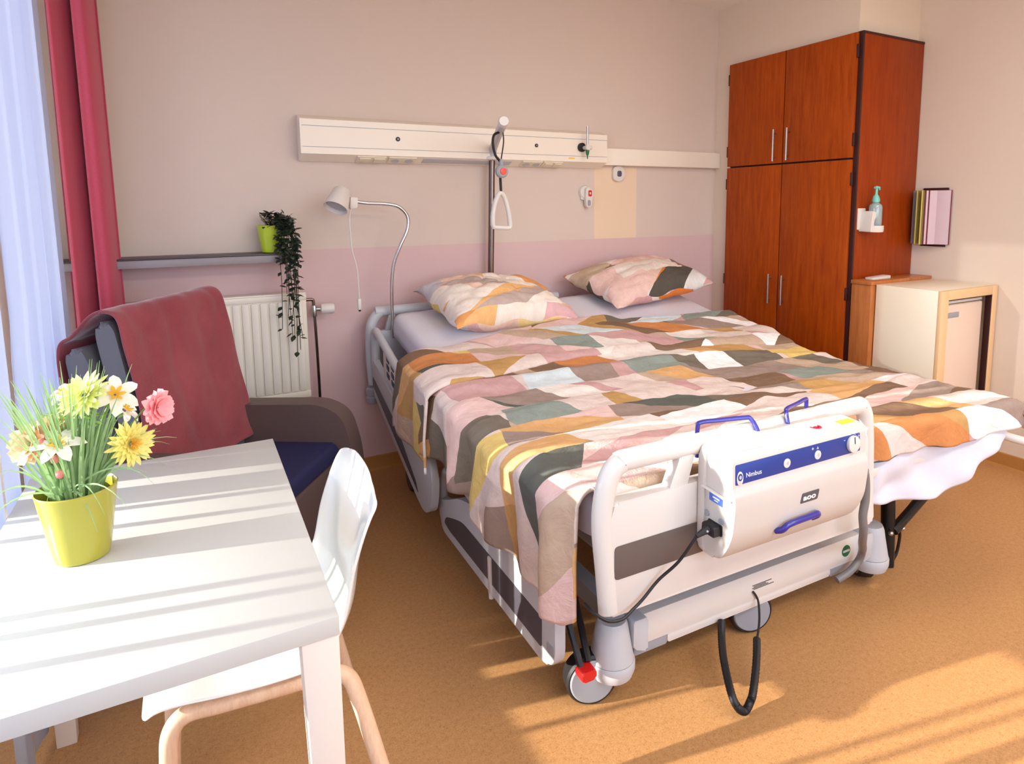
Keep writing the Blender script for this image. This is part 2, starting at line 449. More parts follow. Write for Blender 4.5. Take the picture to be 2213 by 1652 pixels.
# ------------------------------------------------------------------ wardrobe
WX, WY_0, WY_1, WZ = 3.146, 2.25, 3.192, 2.301
t = thing('wardrobe', 'tall cherry wood four-door wardrobe set into the corner', 'wardrobe', ((WX+XR)/2, (WY_0+WY_1)/2, 0))
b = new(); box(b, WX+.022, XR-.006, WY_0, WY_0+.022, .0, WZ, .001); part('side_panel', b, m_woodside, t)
b = new(); box(b, WX+.03, XR-.01, WY_0+.022, WY_1-.004, .06, WZ-.01); box(b, WX+.02, XR-.006, WY_0-.002, WY_1, WZ-.012, WZ); box(b, WX+.018, WX+.03, WY_0-.001, WY_0+.026, 0, WZ)
part('carcass', b, m_edge, t)
b = new(); box(b, WX+.06, XR-.02, WY_0+.03, WY_1-.01, 0, .06); part('plinth', b, m_edge, t)
ymid, zmid = 2.738, 1.638
def wdoor(y0, y1, z0, z1, hy, hz0, hz1, hinge_y, hz):
    b = new(); box(b, WX, WX+.019, y0, y1, z0, z1, .0015); d = part('door', b, m_wood, t)
    b = new(); tube(b, [(WX-.028, hy, hz0), (WX-.028, hy, hz1)], .0055, 10)
    for zz in (hz0+.025, hz1-.025): tube(b, [(WX+.002, hy, zz), (WX-.03, hy, zz)], .004, 8)
    part('handle', b, m_steel, d)
    for zz in hz:
        b = new(); box(b, WX+.0, WX+.018, hinge_y-.006, hinge_y+.006, zz-.035, zz+.035, .002); part('hinge', b, m_edge, d)
hl, hr = ymid+.05, ymid-.05
wdoor(ymid+.004, WY_1-.002, zmid+.006, WZ-.006, hl, 1.655, 1.845, WY_1+.001, (1.74, 2.2))
wdoor(WY_0+.024, ymid-.004, zmid+.006, WZ-.006, hr, 1.655, 1.845, WY_0+.02, (1.74, 2.2))
wdoor(ymid+.004, WY_1-.002, .065, zmid-.004, hl, .785, .968, WY_1+.001, (.9, 1.53))
wdoor(WY_0+.024, ymid-.004, .065, zmid-.004, hr, .785, .968, WY_0+.02, (.9, 1.53))

# soap bottle in its holder, on the wardrobe side
yh = WY_0
t = thing('bottle_holder', 'white plastic bracket screwed to the wardrobe side, holding a soap bottle', 'holder', (3.26, yh, 1.25))
b = new(); box(b, 3.185, 3.25, yh-.008, yh, 1.255, 1.372, .004); part('back_plate', b, m_white, t)
b = new()
pr = [(.045, 0), (.047, .01), (.047, .035)]
lathe(b, pr+[(.042, .035), (.042, .006)], (3.265, yh-.052, 1.243), seg=24, cap1=True)
prism(b, rnd_poly([(3.2, 1.245), (3.238, 1.245), (3.226, 1.30), (3.25, 1.335), (3.262, 1.345), (3.212, 1.358)], .006), yh-.075, yh-.004, lambda a, z, d: V3((a, d, z)), .003)
part('cup', b, m_white, t)
t = thing('soap_bottle', 'clear hand soap bottle with turquoise pump in white wall bracket', 'bottle', (3.268, yh-.052, 1.252))
m_soap = M('soap_clear', (150, 166, 166), .12, var=.05, coat=.6)
m_turq = M('turquoise_plastic', (116, 198, 184), .35, var=.03)
b = new(); lathe(b, [(.030, 0), (.034, .006), (.034, .125), (.030, .138), (.014, .15), (.013, .156)], (3.268, yh-.052, 1.252), seg=24); part('bottle_body', b, m_soap, t)
b = new(); lathe(b, [(.018, .152), (.02, .165), (.015, .182), (.007, .195), (.006, .226)], (3.268, yh-.052, 1.252), seg=18)
tube(b, [(3.252, yh-.052, 1.482), (3.272, yh-.052, 1.484), (3.29, yh-.052, 1.482), (3.292, yh-.052, 1.470)], [.006, .0085, .007, .005], 10)
part('pump_head', b, m_turq, t)

# low brown cabinet between wardrobe and fridge housing, tray on top
t = thing('low_cabinet', 'narrow light cherry cabinet between the wardrobe and the cream fridge housing', 'cabinet', (3.43, 2.185, 0))
b = new(); box(b, 3.163, 3.70, 2.128, 2.244, 0, .962, .001); part('body', b, m_woodl, t)
b = new(); box(b, 3.157, 3.705, 2.122, 2.246, .963, .984, .002); part('top_board', b, m_woodl, t)
b = new(); prism(b, rnd_poly([(0, 0), (.16, 0), (.16, .05), (0, .05)], .008), 0, .01, lambda a, c, d: V3((3.235+a, 2.168+c, .9845+d+.006*(d/.01)*(a/.16))), .002)
props(part('soap_tray', b, m_white, loc=(3.315, 2.19, .985)), 'small flat white tray lying on the narrow cherry cabinet top', 'tray')
# fridge housing with fridge
FX0, FX1, FY0, FY1, FZ = 3.196, 3.704, 1.773, 2.12, .967
t = thing('fridge_housing', 'cream laminate box housing around the fridge against the right wall', 'cabinet', ((FX0+FX1)/2, (FY0+FY1)/2, 0))
b = new()
box(b, FX0, FX0+.02, FY0+.0195, FY1, 0, FZ, .001); box(b, FX1-.02, FX1, FY0+.0195, FY1, 0, FZ, .001)
box(b, FX0+.0205, FX1-.0205, FY0+.0195, FY1, FZ-.02, FZ, .001); box(b, FX0+.02, FX1-.02, FY1-.012, FY1, 0, FZ-.02)
part('box_panels', b, m_cream, t)
b = new()
box(b, FX0, FX0+.06, FY0, FY0+.018, 0, FZ, .001); box(b, FX1-.048, FX1, FY0, FY0+.018, 0, FZ, .001); box(b, FX0+.06, FX1-.048, FY0, FY0+.018, FZ-.047, FZ, .001)
part('front_frame', b, m_tan, t)
b = new()
box(b, FX0+.06, FX1-.048, FY0+.001, FY0+.02, FZ-.05, FZ-.0465); box(b, FX1-.056, FX1-.0475, FY0+.001, FY0+.03, 0, FZ-.047)
part('edge_strip', b, m_edge, t)
t = thing('fridge', 'small off-white under-counter fridge inside the cream housing', 'fridge', ((FX0+FX1)/2, (FY0+FY1)/2, 0))
b = new(); box(b, FX0+.028, FX1-.085, FY0+.068, FY1-.02, .0, .905, .004); part('body', b, m_white, t)
b = new(); box(b, FX0+.026, FX1-.09, FY0+.024, FY0+.066, .03, .888, .008, 3); d = part('door', b, m_fridge, t)
b = new(); box(b, FX0+.06, FX0+.2, FY0+.020, FY0+.03, .82, .85, .006); part('handle_recess', b, m_grey, d)
b = new(); box(b, FX0+.026, FX1-.085, FY0+.03, FY0+.068, .893, .907, .003); part('top_trim', b, m_white, t)

# folder display on the right wall
t = thing('folder_rack', 'wall-mounted rack of red-edged and yellow display folders beside the wardrobe', 'rack', (XR, 2.13, 1.16))
m_rf = M('maroon_frame', (120, 36, 52), .4, var=.04); m_yf = M('olive_folder', (122, 104, 44), .45, var=.2, vscale=30)
m_yel = M('yellow_edge', (214, 196, 92), .45, var=.03); m_mauve = M('mauve_sleeve', (206, 180, 186), .3, var=.05); m_gf = M('grey_folder', (120, 112, 116), .45, var=.05)
def leaf(yw, yo, xo, m, fm, z0=1.165, z1=1.468):
    b = new(); prism(b, [(XR-.012, yw), (XR-.012, yw+.004), (xo, yo+.004), (xo, yo)], z0, z1, lambda a, c, d: V3((a, c, d))); f = part('folder', b, m, t)
    b = new()
    tube(b, [(XR-.012, yw+.002, z0), (xo, yo+.002, z0), (xo, yo+.002, z1), (XR-.012, yw+.002, z1)], .0035, 6, closed=True); part('folder_frame', b, fm, f)
leaf(2.037, 2.117, 3.668, m_mauve, m_rf); leaf(2.072, 2.132, 3.650, m_mauve, m_rf); leaf(2.095, 2.146, 3.640, m_mauve, m_rf)
leaf(2.118, 2.160, 3.628, m_yf, m_yel); leaf(2.14, 2.195, 3.640, m_yf, m_yel); leaf(2.185, 2.226, 3.66, m_gf, m_gf)
for z0, z1 in ((1.466, 1.482), (1.152, 1.163)):
    b = new(); box(b, XR-.014, XR, 2.06, 2.2, z0, z1, .003); part('wall_bar', b, m_edge, t)
# ------------------------------------------------------------------ bed-head supply panel
HX0, HX1, HYF = .488, 2.226, 3.250
t = thing('bed_head_panel', 'long cream medical supply panel on the wall above the bed', 'wall panel', (1.36, YB, 1.73))
sec = [(YB, 1.620), (YB-.012, 1.620), (HYF, 1.652), (HYF, 1.8135), (YB-.012, 1.838), (YB, 1.838)]
b = new(); prism(b, sec, HX0, HX1, lambda y, z, d: V3((d, y, z))); part('housing', b, m_panel, t, ang=20)
for z in (1.6845, 1.7825):
    b = new(); box(b, HX0+.008, HX1, HYF-.0012, HYF+.001, z-.0012, z+.0012); part('groove', b, m_grey, t)
for x, r in ((.953, .011), (1.745, .010)):
    b = new(); disc(b, (x, HYF+.001, 1.736 if x < 1 else 1.735), r, (0, -1, 0), thick=.005); o = part('connector', b, m_black, t)
    b = new(); disc(b, (x, HYF-.004, 1.736 if x < 1 else 1.735), r*.4, (0, -1, 0), thick=.002); part('pin', b, m_grey, o)
# underside: slope from (HYF,1.652) to (YB-.012,1.620)
def under(x, s, d=0.):     # s 0 front .. 1 wall, d below
    return V3((x, HYF+(YB-.012-HYF)*s-d*.39, 1.652-.032*s-d*.92))
def plate(x0, x1, s0, s1, d, m, name, par, bev=.0015):
    b = new(); prism(b, [(x0, s0), (x1, s0), (x1, s1), (x0, s1)], -.001, d, lambda a, s, q: under(a, s, q), bev); return part(name, b, m, par)
for x0, x1, kind in ((.752, .895, 's'), (.908, 1.052, 'o'), (1.665, 1.792, 'o'), (1.80, 1.925, 's')):
    p = plate(x0, x1, .12, .88, .006, m_socket, 'switch_plate' if kind == 's' else 'socket_plate', t)
    w = (x1-x0)/2
    for k in (0, 1):
        a = x0+.008+k*w
        if kind == 's': plate(a+.004, a+w-.012, .24, .76, .011, m_socket, 'rocker', p)
        else:
            b = new(); c = under(a+w/2-.008, .5, .006)
            lathe(b, [(.021, 0), (.021, .0015), (.016, .0015), (.016, .0005)], c, (0, -.39, -.92), 20); part('socket', b, m_lgrey, p)
plate(1.09, 1.60, .22, .8, .002, m_lgrey, 'lamp_grille', t)
b = new(); box(b, 1.985-.028, 1.985+.012, HYF-.001, HYF+.001, 1.667, 1.675); part('label', b, m_yellow, t, 'small yellow label')
# oxygen flow meter
ox, oy = 2.055, HYF-.001
t = thing('oxygen_flowmeter', 'oxygen flow meter plugged into the right end of the head panel', 'flow meter', (ox, oy, 1.735))
b = new(); disc(b, (ox-.012, oy, 1.735), .026, (0, -1, 0), thick=.012); part('outlet_ring', b, m_black, t)
b = new(); lathe(b, [(.011, 0), (.011, .03), (.016, .03), (.016, .05)], (ox, oy-.01, 1.732), (0, -1, 0), 16)
tube(b, [(ox-.01, oy-.045, 1.733), (ox+.028, oy-.045, 1.731)], .012, 12); part('valve_body', b, m_white, t)
b = new(); tube(b, [(ox+.002, oy-.045, 1.745), (ox+.002, oy-.045, 1.852)], .0065, 12); part('glass_tube', b, m_steel, t)
b = new(); lathe(b, [(.009, .0), (.012, .012), (.008, .035), (.004, .04), (.003, .06)], (ox+.002, oy-.045, 1.726), (0, 0, -1), 14); part('hose_nipple', b, M('green_nipple', (30, 110, 70), .4), t)

# ------------------------------------------------------------------ call button holder and sensor on the wall
t = thing('call_handset', 'white nurse call handset with red button in a wall holder beside the pale stripe', 'call button', (2.125, YB, 1.45))
b = new(); lathe(b, [(.041, 0), (.041, .012), (.036, .02)], (2.118, YB, 1.478), (0, -1, 0), 28); prism(b, rnd_poly([(2.088, 1.432), (2.11, 1.432), (2.11, 1.475), (2.088, 1.475)], .008), YB-.016, YB, lambda a, z, d: V3((a, d, z))); part('holder', b, m_white, t)
b = new(); prism(b, rnd_poly([(2.112, 1.385), (2.148, 1.385), (2.152, 1.44), (2.162, 1.47), (2.15, 1.505), (2.11, 1.505), (2.106, 1.45)], .014), YB-.04, YB-.014, lambda a, z, d: V3((a, d, z)), .004, 3); h = part('handset', b, m_white, t)
b = new(); prism(b, rnd_poly([(2.124, 1.452), (2.148, 1.452), (2.148, 1.488), (2.124, 1.488)], .006), YB-.043, YB-.039, lambda a, z, d: V3((a, d, z)), .001); part('button', b, m_red, h, 'red call button')
b = new(); box(b, 2.131, 2.141, YB-.0445, YB-.042, 1.463, 1.477, .001); part('button_mark', b, m_white, h)
b = new(); prism(b, rnd_poly([(2.119, 1.395), (2.14, 1.395), (2.14, 1.43), (2.119, 1.43)], .009), YB-.0415, YB-.039, lambda a, z, d: V3((a, d, z)), .001); part('display', b, m_grey, h)
t = thing('wall_sensor', 'white rounded sensor with dark eye on the pale painted wall stripe', 'sensor', (2.364, YB, 1.592))
b = new(); prism(b, rnd_poly([(2.32, 1.546), (2.408, 1.546), (2.408, 1.638), (2.32, 1.638)], .034, 8), YB-.02, YB, lambda a, z, d: V3((a, d, z)), .007, 3); h = part('casing', b, m_white, t)
b = new(); prism(b, rnd_poly([(2.35, 1.574), (2.382, 1.574), (2.382, 1.61), (2.35, 1.61)], .012, 6), YB-.0225, YB-.019, lambda a, z, d: V3((a, d, z)), .001); part('eye', b, M('sensor_eye', (84, 82, 100), .3), h)

# ------------------------------------------------------------------ gooseneck reading lamp clamped to the bed head
t = thing('reading_lamp', 'white gooseneck reading lamp with hanging pull switch above the bed corner', 'lamp', (.877, 3.16, .78))
ly = 3.15
neck = spline([(.871, 3.165, .74), (.868, 3.165, .95), (.880, 3.16, 1.10), (.915, ly, 1.20), (.955, ly, 1.285), (.958, ly, 1.35), (.915, ly, 1.398), (.845, ly, 1.413), (.77, ly, 1.416), (.712, ly-.005, 1.423)], 8)
b = new(); tube(b, neck, .0085, 12); part('gooseneck', b, m_chrome, t)
ax = V3((.055, .05, .105)).normalized()      # shade axis (open end down-left)
b = new(); top = V3((.648, ly-.01, 1.478))
lathe(b, [(.004, .004), (.034, 0), (.040, -.008), (.056, -.10), (.056, -.104), (.052, -.102), (.036, -.012), (.003, -.008)], top, ax, 32); sh = part('shade', b, m_white, t)
b = new(); lathe(b, [(.047, -.085), (.003, -.07)], top, ax, 24, cap0=True); part('reflector', b, m_lgrey, sh)
b = new(); prism(b, rnd_poly([(.676, 1.39), (.71, 1.395), (.714, 1.442), (.68, 1.445)], .004), ly-.025, ly+.012, lambda a, z, d: V3((a, d, z)), .003); part('joint', b, m_white, t)
b = new(); tube(b, spline([(.683, ly-.01, 1.40), (.673, ly-.01, 1.34), (.675, ly-.01, 1.26), (.679, ly-.01, 1.19), (.697, ly-.01, 1.11), (.701, ly-.01, 1.03), (.703, ly-.01, .955)], 6), .0035, 8); part('cable', b, m_white, t)
b = new(); box(b, .694, .711, ly-.018, ly-.004, .902, .957, .004); s_ = part('pull_switch', b, m_white, t)
b = new(); box(b, .697, .708, ly-.016, ly-.006, .894, .903, .002); part('switch_tip', b, m_black, s_)

# ------------------------------------------------------------------ lifting pole with grip
t = thing('lifting_pole', 'dark chrome bed lifting pole rising behind the left pillow', 'lifting pole', (1.434, 3.266, .43))
b = new(); tube(b, spline([(1.434, 3.266, .43), (1.449, 3.266, .8), (1.465, 3.266, 1.25), (1.476, 3.266, 1.625), (1.478, 3.256, 1.68)], 6), .0168, 16); part('upright', b, m_bronze, t)
b = new(); tube(b, spline([(1.477, 3.266, 1.66), (1.475, 3.245, 1.70), (1.452, 3.18, 1.714), (1.36, 2.94, 1.735), (1.235, 2.60, 1.765)], 8), .021, 16); part('boom', b, m_lgrey, t)
b = new(); lathe(b, [(.02, 0), (.04, .004), (.044, .012), (.04, .02), (.022, .024)], (1.477, 3.266, 1.645), (0, 0, 1), 24); part('collar', b, m_white, t)
b = new()
bd = V3((-.125, -.34, .03)).normalized(); tube(b, [V3((1.235, 2.60, 1.765))-bd*.03, V3((1.235, 2.60, 1.765)), V3((1.235, 2.60, 1.765))+bd*.012], [.024, .025, .020], 20, sx=1.0); part('end_cap', b, m_white, t)
gx, gy = 1.275, 2.74
t2 = thing('trapeze_grip', 'white triangular grip hanging from the lifting pole by a strap', 'grip', (gx, gy, 1.29))
b = new()
tube(b, spline([(gx+.002, gy, 1.735), (gx-.024, gy, 1.72), (gx-.03, gy, 1.68), (gx-.018, gy, 1.63), (gx+.004, gy-.002, 1.60), (gx+.004, gy, 1.56), (gx+.006, gy, 1.49), (gx+.008, gy, 1.455)], 6), .006, 8, sx=1.2)
tube(b, spline([(gx+.022, gy, 1.735), (gx+.024, gy, 1.69), (gx+.012, gy, 1.62), (gx+.004, gy, 1.56)], 5), .003, 6)
part('strap', b, m_black, t2)
b = new(); tri = spline([(gx-.038, gy, 1.312), (gx-.036, gy, 1.36), (gx-.022, gy, 1.42), (gx+.002, gy, 1.458), (gx+.026, gy, 1.435), (gx+.044, gy, 1.37), (gx+.052, gy, 1.31)], 6)
tube(b, tri+spline([(gx+.052, gy, 1.31), (gx+.046, gy, 1.296), (gx+.01, gy, 1.297), (gx-.032, gy, 1.300)], 4)[1:], .0105, 12, closed=True, sx=1.3); part('handle', b, m_white, t2)
t3 = thing('pendant_call_button', 'round grey call button with red centre hanging on the lifting pole strap', 'call button', (gx-.002, gy-.03, 1.555))
b = new(); lathe(b, [(.022, 0), (.030, .006), (.030, .022), (.024, .028)], (gx-.002, gy-.012, 1.556), (0.1, -1, 0), 24); tube(b, [(gx, gy-.02, 1.582), (gx+.004, gy-.016, 1.612)], [.014, .006], 12); h = part('casing', b, m_grey, t3)
b = new(); lathe(b, [(.016, 0), (.016, .004), (.012, .006)], (gx+.001, gy-.04, 1.556), (0.1, -1, 0), 20); part('button', b, m_coral, h, 'red button')

# ------------------------------------------------------------------ shelf ledge, radiator
t = thing('wall_ledge', 'grey narrow ledge shelf along the wall from the curtain to the vine pot', 'shelf', (.1, YB, 1.16))
b = new(); box(b, -.6, .43, 3.18, YB, 1.148, 1.182, .002); part('shelf_body', b, m_shelf, t)
b = new(); box(b, -.6, .43, 3.176, YB, 1.182, 1.190, .001); part('shelf_top', b, m_shelft, t)
t = thing('radiator', 'cream ribbed panel radiator on the wall behind the armchair', 'radiator', (.15, 3.27, .46))
b = new(); ry = 3.225
prof = []; n = 20; x0, x1 = -.33, .473
box(b, x0, x1, ry+.008, ry+.075, .48, .985, .004)
pitch = (x1-x0-.03)/n
for i in range(n):
    a = x0+.015+i*pitch
    prism(b, rnd_poly([(a+.003, .515), (a+pitch-.003, .515), (a+pitch-.003, .955), (a+.003, .955)], .006, 3), ry, ry+.01, lambda p, z, d: V3((p, d, z)), .004)
box(b, x0, x1, ry+.001, ry+.012, .48, .511, .003); box(b, x0, x1, ry+.001, ry+.012, .959, .987, .003)
part('panel', b, m_rad, t)
b = new(); box(b, x0, x1, ry+.012, YB-.02, .983, .993, .002); part('top_grille', b, m_rad, t)
b = new()
tube(b, spline([(.473, 3.262, .953), (.500, 3.262, .953), (.508, 3.262, .948), (.510, 3.262, .93), (.510, 3.262, .895)], 4), .008, 10)
tube(b, spline([(.512, 3.26, .87), (.515, 3.26, .7), (.517, 3.26, .5), (.517, 3.26, .2), (.517, 3.26, 0)], 4), .007, 10); part('pipe', b, m_bronze, t)
b = new(); lathe(b, [(.012, -.025), (.014, -.02), (.014, .02), (.011, .03)], (.511, 3.26, .893), (0, 0, 1), 14); tube(b, [(.511, 3.26, .905), (.548, 3.255, .904)], .010, 12); part('valve', b, m_steel, t)
b = new(); lathe(b, [(.018, 0), (.024, .004), (.026, .02), (.026, .055), (.022, .064), (.0, .066)], (.54, 3.254, .904), (1, -.1, 0), 24, cap1=False); part('thermostat_knob', b, m_white, t)

# ------------------------------------------------------------------ trailing vine on the ledge
t = thing('potted_vine', 'trailing dark-leaved vine in a lime pot at the end of the grey ledge', 'plant', (.335, 3.235, 1.19))
px_, py_ = .335, 3.24
b = new(); lathe(b, [(.036, 0), (.042, .004), (.058, .12), (.060, .128), (.056, .128), (.05, .10)], (px_, py_, 1.19), seg=28, cap1=True); part('pot', b, m_limep, t)
rnd = random.Random(5)
bs = new(); bl = new()
def leafshape(bm, p, d, up, L, W):
    d = d.normalized(); s = d.cross(up)
    if s.length < .05: s = d.cross(V3((1, .3, 0)))
    s.normalize(); nn = s.cross(d)
    q = [p, p+d*L*.35+s*W*.5-nn*L*.02, p+d*L*.65+s*W*.42-nn*L*.06, p+d*L-nn*L*.16, p+d*L*.65-s*W*.42-nn*L*.06, p+d*L*.35-s*W*.5-nn*L*.02]
    mid1 = p+d*L*.35+nn*L*.04; mid2 = p+d*L*.68+nn*L*.01
    v = [bm.verts.new(x) for x in q]; m1 = bm.verts.new(mid1); m2 = bm.verts.new(mid2)
    for f in ((v[0], v[1], m1), (v[1], v[2], m2, m1), (v[2], v[3], m2), (v[3], v[4], m2), (v[4], v[5], m1, m2), (v[5], v[0], m1)): bm.faces.new(f)
for i in range(17):
    L = rnd.choice([.10, .2, .3, .36, .42, .5, .56])*rnd.uniform(.85, 1.05) if i > 4 else [.585, .52, .47, .42, .38][i]
    sx = px_+rnd.uniform(.0, .06); sy = py_-rnd.uniform(.02, .05); z = 1.31
    ex = px_+.062+rnd.uniform(-.05, .042); ey = 3.145+rnd.uniform(-.012, .01)
    if i == 0: ex = px_+.075
    pts = spline([(sx, sy, z), (sx+.02, sy-.03, z+rnd.uniform(.01, .05)), (ex, ey, z-.05), (ex+rnd.uniform(-.012, .012), ey, z-.05-(L-.05)*.5), (ex+rnd.uniform(-.02, .02)+(.02 if i == 0 else 0), ey+rnd.uniform(0, .015), z-L)], 8)
    tube(bs, pts, .0016, 5)
    for k, p in enumerate(pts[4:]):
        if rnd.random() < (.6 if p.z > 1.12 else .42):
            for _ in range(2 if p.z > 1.14 else 1):
                leafshape(bl, p, V3((rnd.uniform(-1, 1), rnd.uniform(-.9, .2), rnd.uniform(-.7, .5))), V3((0, -.3, 1)), rnd.uniform(.024, .042), rnd.uniform(.015, .024))
for i in range(46):
    a = rnd.uniform(0, 2*PI); r = rnd.uniform(.01, .06); p = V3((px_+r*math.cos(a)+.01, py_+r*math.sin(a)-.01, 1.31+rnd.uniform(0, .06)))
    tube(bs, [(px_+.01, py_, 1.29), p], .0014, 5)
    leafshape(bl, p, V3((rnd.uniform(-1, 1), rnd.uniform(-1, .4), rnd.uniform(-.3, .9))), V3((0, 0, 1)), rnd.uniform(.026, .044), rnd.uniform(.016, .026))
part('stems', bs, m_leafl, t); part('foliage', bl, m_leafd, t, fix=False, kind='stuff')

# ------------------------------------------------------------------ curtains
def ss_(a, b_, x):
    t = min(1, max(0, (x-a)/(b_-a))); return t*t*(3-2*t)
def pleat(y0, y1, x, z0, z1, amp, waves, seed, n=120, nz=14, flare=.0):
    r = random.Random(seed); ph = [r.uniform(0, 6.28) for _ in range(4)]
    def fn(s, tt):
        y = y0+(y1-y0)*s; z = z0+(z1-z0)*tt
        a = amp*(1+flare*(1-tt))
        w = math.sin(s*waves*2*PI+ph[0]+.25*math.sin(tt*2.1+ph[1]))+.45*math.sin(s*waves*4.3*PI+ph[2]+.3*tt)
        return V3((x+a*w*.7, y+.2*a*math.cos(s*waves*2*PI+ph[3]), z))
    b = new(); grid(b, fn, n, nz); return b
zt = 2.60
def sheer(y0fn, y1fn, x, amp, waves, seed, n, label):
    r = random.Random(seed); ph = [r.uniform(0, 6.28) for _ in range(4)]
    def fn(s_, tt):
        z = .03+(zt-.03)*tt; y0, y1 = y0fn(z), y1fn(z)
        w = math.sin(s_*waves*2*PI+ph[0]+.5*math.sin(tt*2.1+ph[1]))+.4*math.sin(s_*waves*3.3*PI+ph[2]+.7*tt)
        return V3((x+amp*w*(1-.3*tt), y0+(y1-y0)*s_+.3*amp*math.cos(s_*waves*2*PI+ph[3]), z))
    b = new(); grid(b, fn, n, 26)
    props(part('sheer_curtain', b, m_sheer, loc=(x, y0fn(0), 0), fix=False), label, 'curtain', 'sheer curtains at the window')
sheer(lambda z: 2.020+.034*ss_(1.0, 1.06, z), lambda z: 2.965, -.418, .011, 5, 3, 160, 'long white sheer curtain hanging from the bright slit to the pink side curtain')
sheer(lambda z: 1.905, lambda z: 2.016, -.418, .008, 1, 5, 40, 'slim white sheer curtain strip just beyond the bright slit')
sheer(lambda z: 1.755, lambda z: 1.862, -.420, .012, 1.5, 8, 60, 'narrow gathered sheer curtain panel at the left picture edge beside the table')
sheer(lambda z: -1.42, lambda z: 1.035, -.418, .02, 12, 9, 200, 'unseen wide sheer curtain added beside the viewer to cut the window light')  # out-of-view panel added to dim the daylight on the table
b = new()
def cfn(s, tt):
    z = .04+(zt-.04)*tt
    w = math.sin(s*2.1*2*PI+.9)+.22*math.sin(s*5.1*2*PI+1.3+tt)+.05*math.sin(tt*3+s*9)
    k = 1-.10*tt
    return V3((-.352+(-.088+.178*s)*k+.012*math.cos(s*2.1*2*PI), 3.13+.060*w*k+.02*(1-tt), z))
grid(b, cfn, 150, 16)
o = part('side_curtain', b, m_curtain, loc=(-.36, 3.15, 0), fix=False); mod(o, 'SOLIDIFY', thickness=.004)
props(o, 'deep pink side curtain gathered in the corner beside the window', 'curtain')
b = new(); box(b, -.47, -.36, -1.5, 3.26, zt, zt+.03, .004)
props(part('curtain_rail', b, m_white, loc=(-.42, 1, zt)), 'white curtain rail under the ceiling along the window wall', 'curtain rail')
# ------------------------------------------------------------------ bed frame of reference at the foot end
BO = V3((.853, 1.24, 0)); _t = math.radians(-1.2)
BU = V3((math.cos(_t), math.sin(_t), 0)); BV = V3((-math.sin(_t), math.cos(_t), 0))
def F(u, v, z): return BO+BU*u+BV*v+V3((0, 0, z))
def Fs(u, z, v): return F(u, v, z)          # prism mapping: polygon in (u,z), depth along v
def Fr(v, z, u): return F(u, v, z)          # polygon in (v,z), depth along u

bed = thing('hospital_bed', 'white hospital bed with side rails and panelled foot end, dressed with patchwork bedding', 'bed', (1.36, 2.2, 0))
# foot board
b = new()
fr = [(.022, .368), (.012, .48), (.001, .60), (.008, .68), (.026, .733), (.056, .757), (.10, .761), (.52, .760), (.93, .764), (.972, .758), (.995, .73), (1.004, .68), (1.012, .6), (1.024, .368)]
tube(b, [F(u, .024, z) for u, z in spline([V3((u, z)) for u, z in fr], 6)], .028, 14, up=BV, sx=.86)
slab = rnd_poly([(.004, .36), (1.046, .36), (1.02, .60), (1.0, .666), (.03, .664), (.006, .60)], [.02, .02, .02, .01, .01, .02])
prism(b, slab, .004, .042, Fs, .008, 3)
for s in (0, 1):
    q = [(.232, .742), (.282, .742), (.256, .655), (.196, .655)]
    if s: q = [(1.035-u, z) for u, z in q][::-1]
    prism(b, rnd_poly(q, .006), .006, .04, Fs, .006, 2)
fb = part('footboard', b, m_white, bed)
b = new(); prism(b, rnd_poly([(.026, .459), (1.005, .464), (1.004, .556), (.026, .548)], .012), .0018, .006, Fs, .0006); part('insert_panel', b, m_taupe, fb, 'dark taupe inset panel')
# head board
b = new(); YH = 3.225
hd = [(.775, .50), (.768, .64), (.770, .755), (.782, .82), (.82, .865), (.88, .872), (1.78, .872), (1.83, .86), (1.86, .8), (1.86, .5)]
tube(b, [V3((x, YH, z)) for x, z in spline([V3(p) for p in hd], 6)], .026, 12, up=(0, 1, 0), sx=.8)
prism(b, rnd_poly([(.79, .45), (1.84, .45), (1.84, .775), (.79, .775)], .02), YH-.014, YH+.014, lambda x, z, d: V3((x, d, z)), .006)
prism(b, [(.845, .775), (.88, .775), (.90, .86), (.865, .86)], YH-.012, YH+.012, lambda x, z, d: V3((x, d, z)), .004)
part('headboard', b, m_lgrey, bed)
b = new(); lathe(b, [(.03, 0), (.034, .01), (.034, .03), (.028, .036), (.028, .042), (.034, .046), (.034, .075), (.026, .085)], (.772, 3.235, .40), (0, 0, 1), 20); part('corner_bumper', b, m_grey, bed)
# foot-side rail (left)
b = new()
lo = rnd_poly([(1.128, .20), (1.12, .140), (1.075, .113), (.235, .121), (.175, .137), (.150, .18), (.150, .345), (.70, .36), (.77, .357), (.893, .326), (1.01, .272), (1.075, .245), (1.128, .24)], [.01, .03, .03, .03, .03, .03, .02, .02, .04, .04, .04, .02, .01], 4)
prism(b, lo, -.066, -.034, Fr, .008, 3)
tube(b, [F(-.05, v, z) for v, z in spline([V3(p) for p in [(1.095, .16), (1.112, .22), (1.112, .29), (1.095, .34), (1.05, .372), (.98, .385), (.80, .372), (.6, .345), (.3, .33)]], 6)], .0175, 12)
r2 = part('side_rail', b, m_lgrey, bed)
b = new(); prism(b, rnd_poly([(1.063, .158), (1.04, .190), (.956, .220), (.858, .250), (.226, .254), (.228, .163), (1.0, .150)], [.008, .02, .03, .04, .012, .012, .02], 5), -.0675, -.064, Fr, .0006); part('insert_panel', b, m_dark, r2, 'dark inset strip')
b = new(); prism(b, rnd_poly([(.581, .118), (.603, .118), (.605, .250), (.583, .250)], .004), -.073, -.064, Fr, .002); tube(b, [F(-.066, .592, .124), F(-.066, .592, .105)], .009, 10); part('catch_bar', b, m_white, r2)
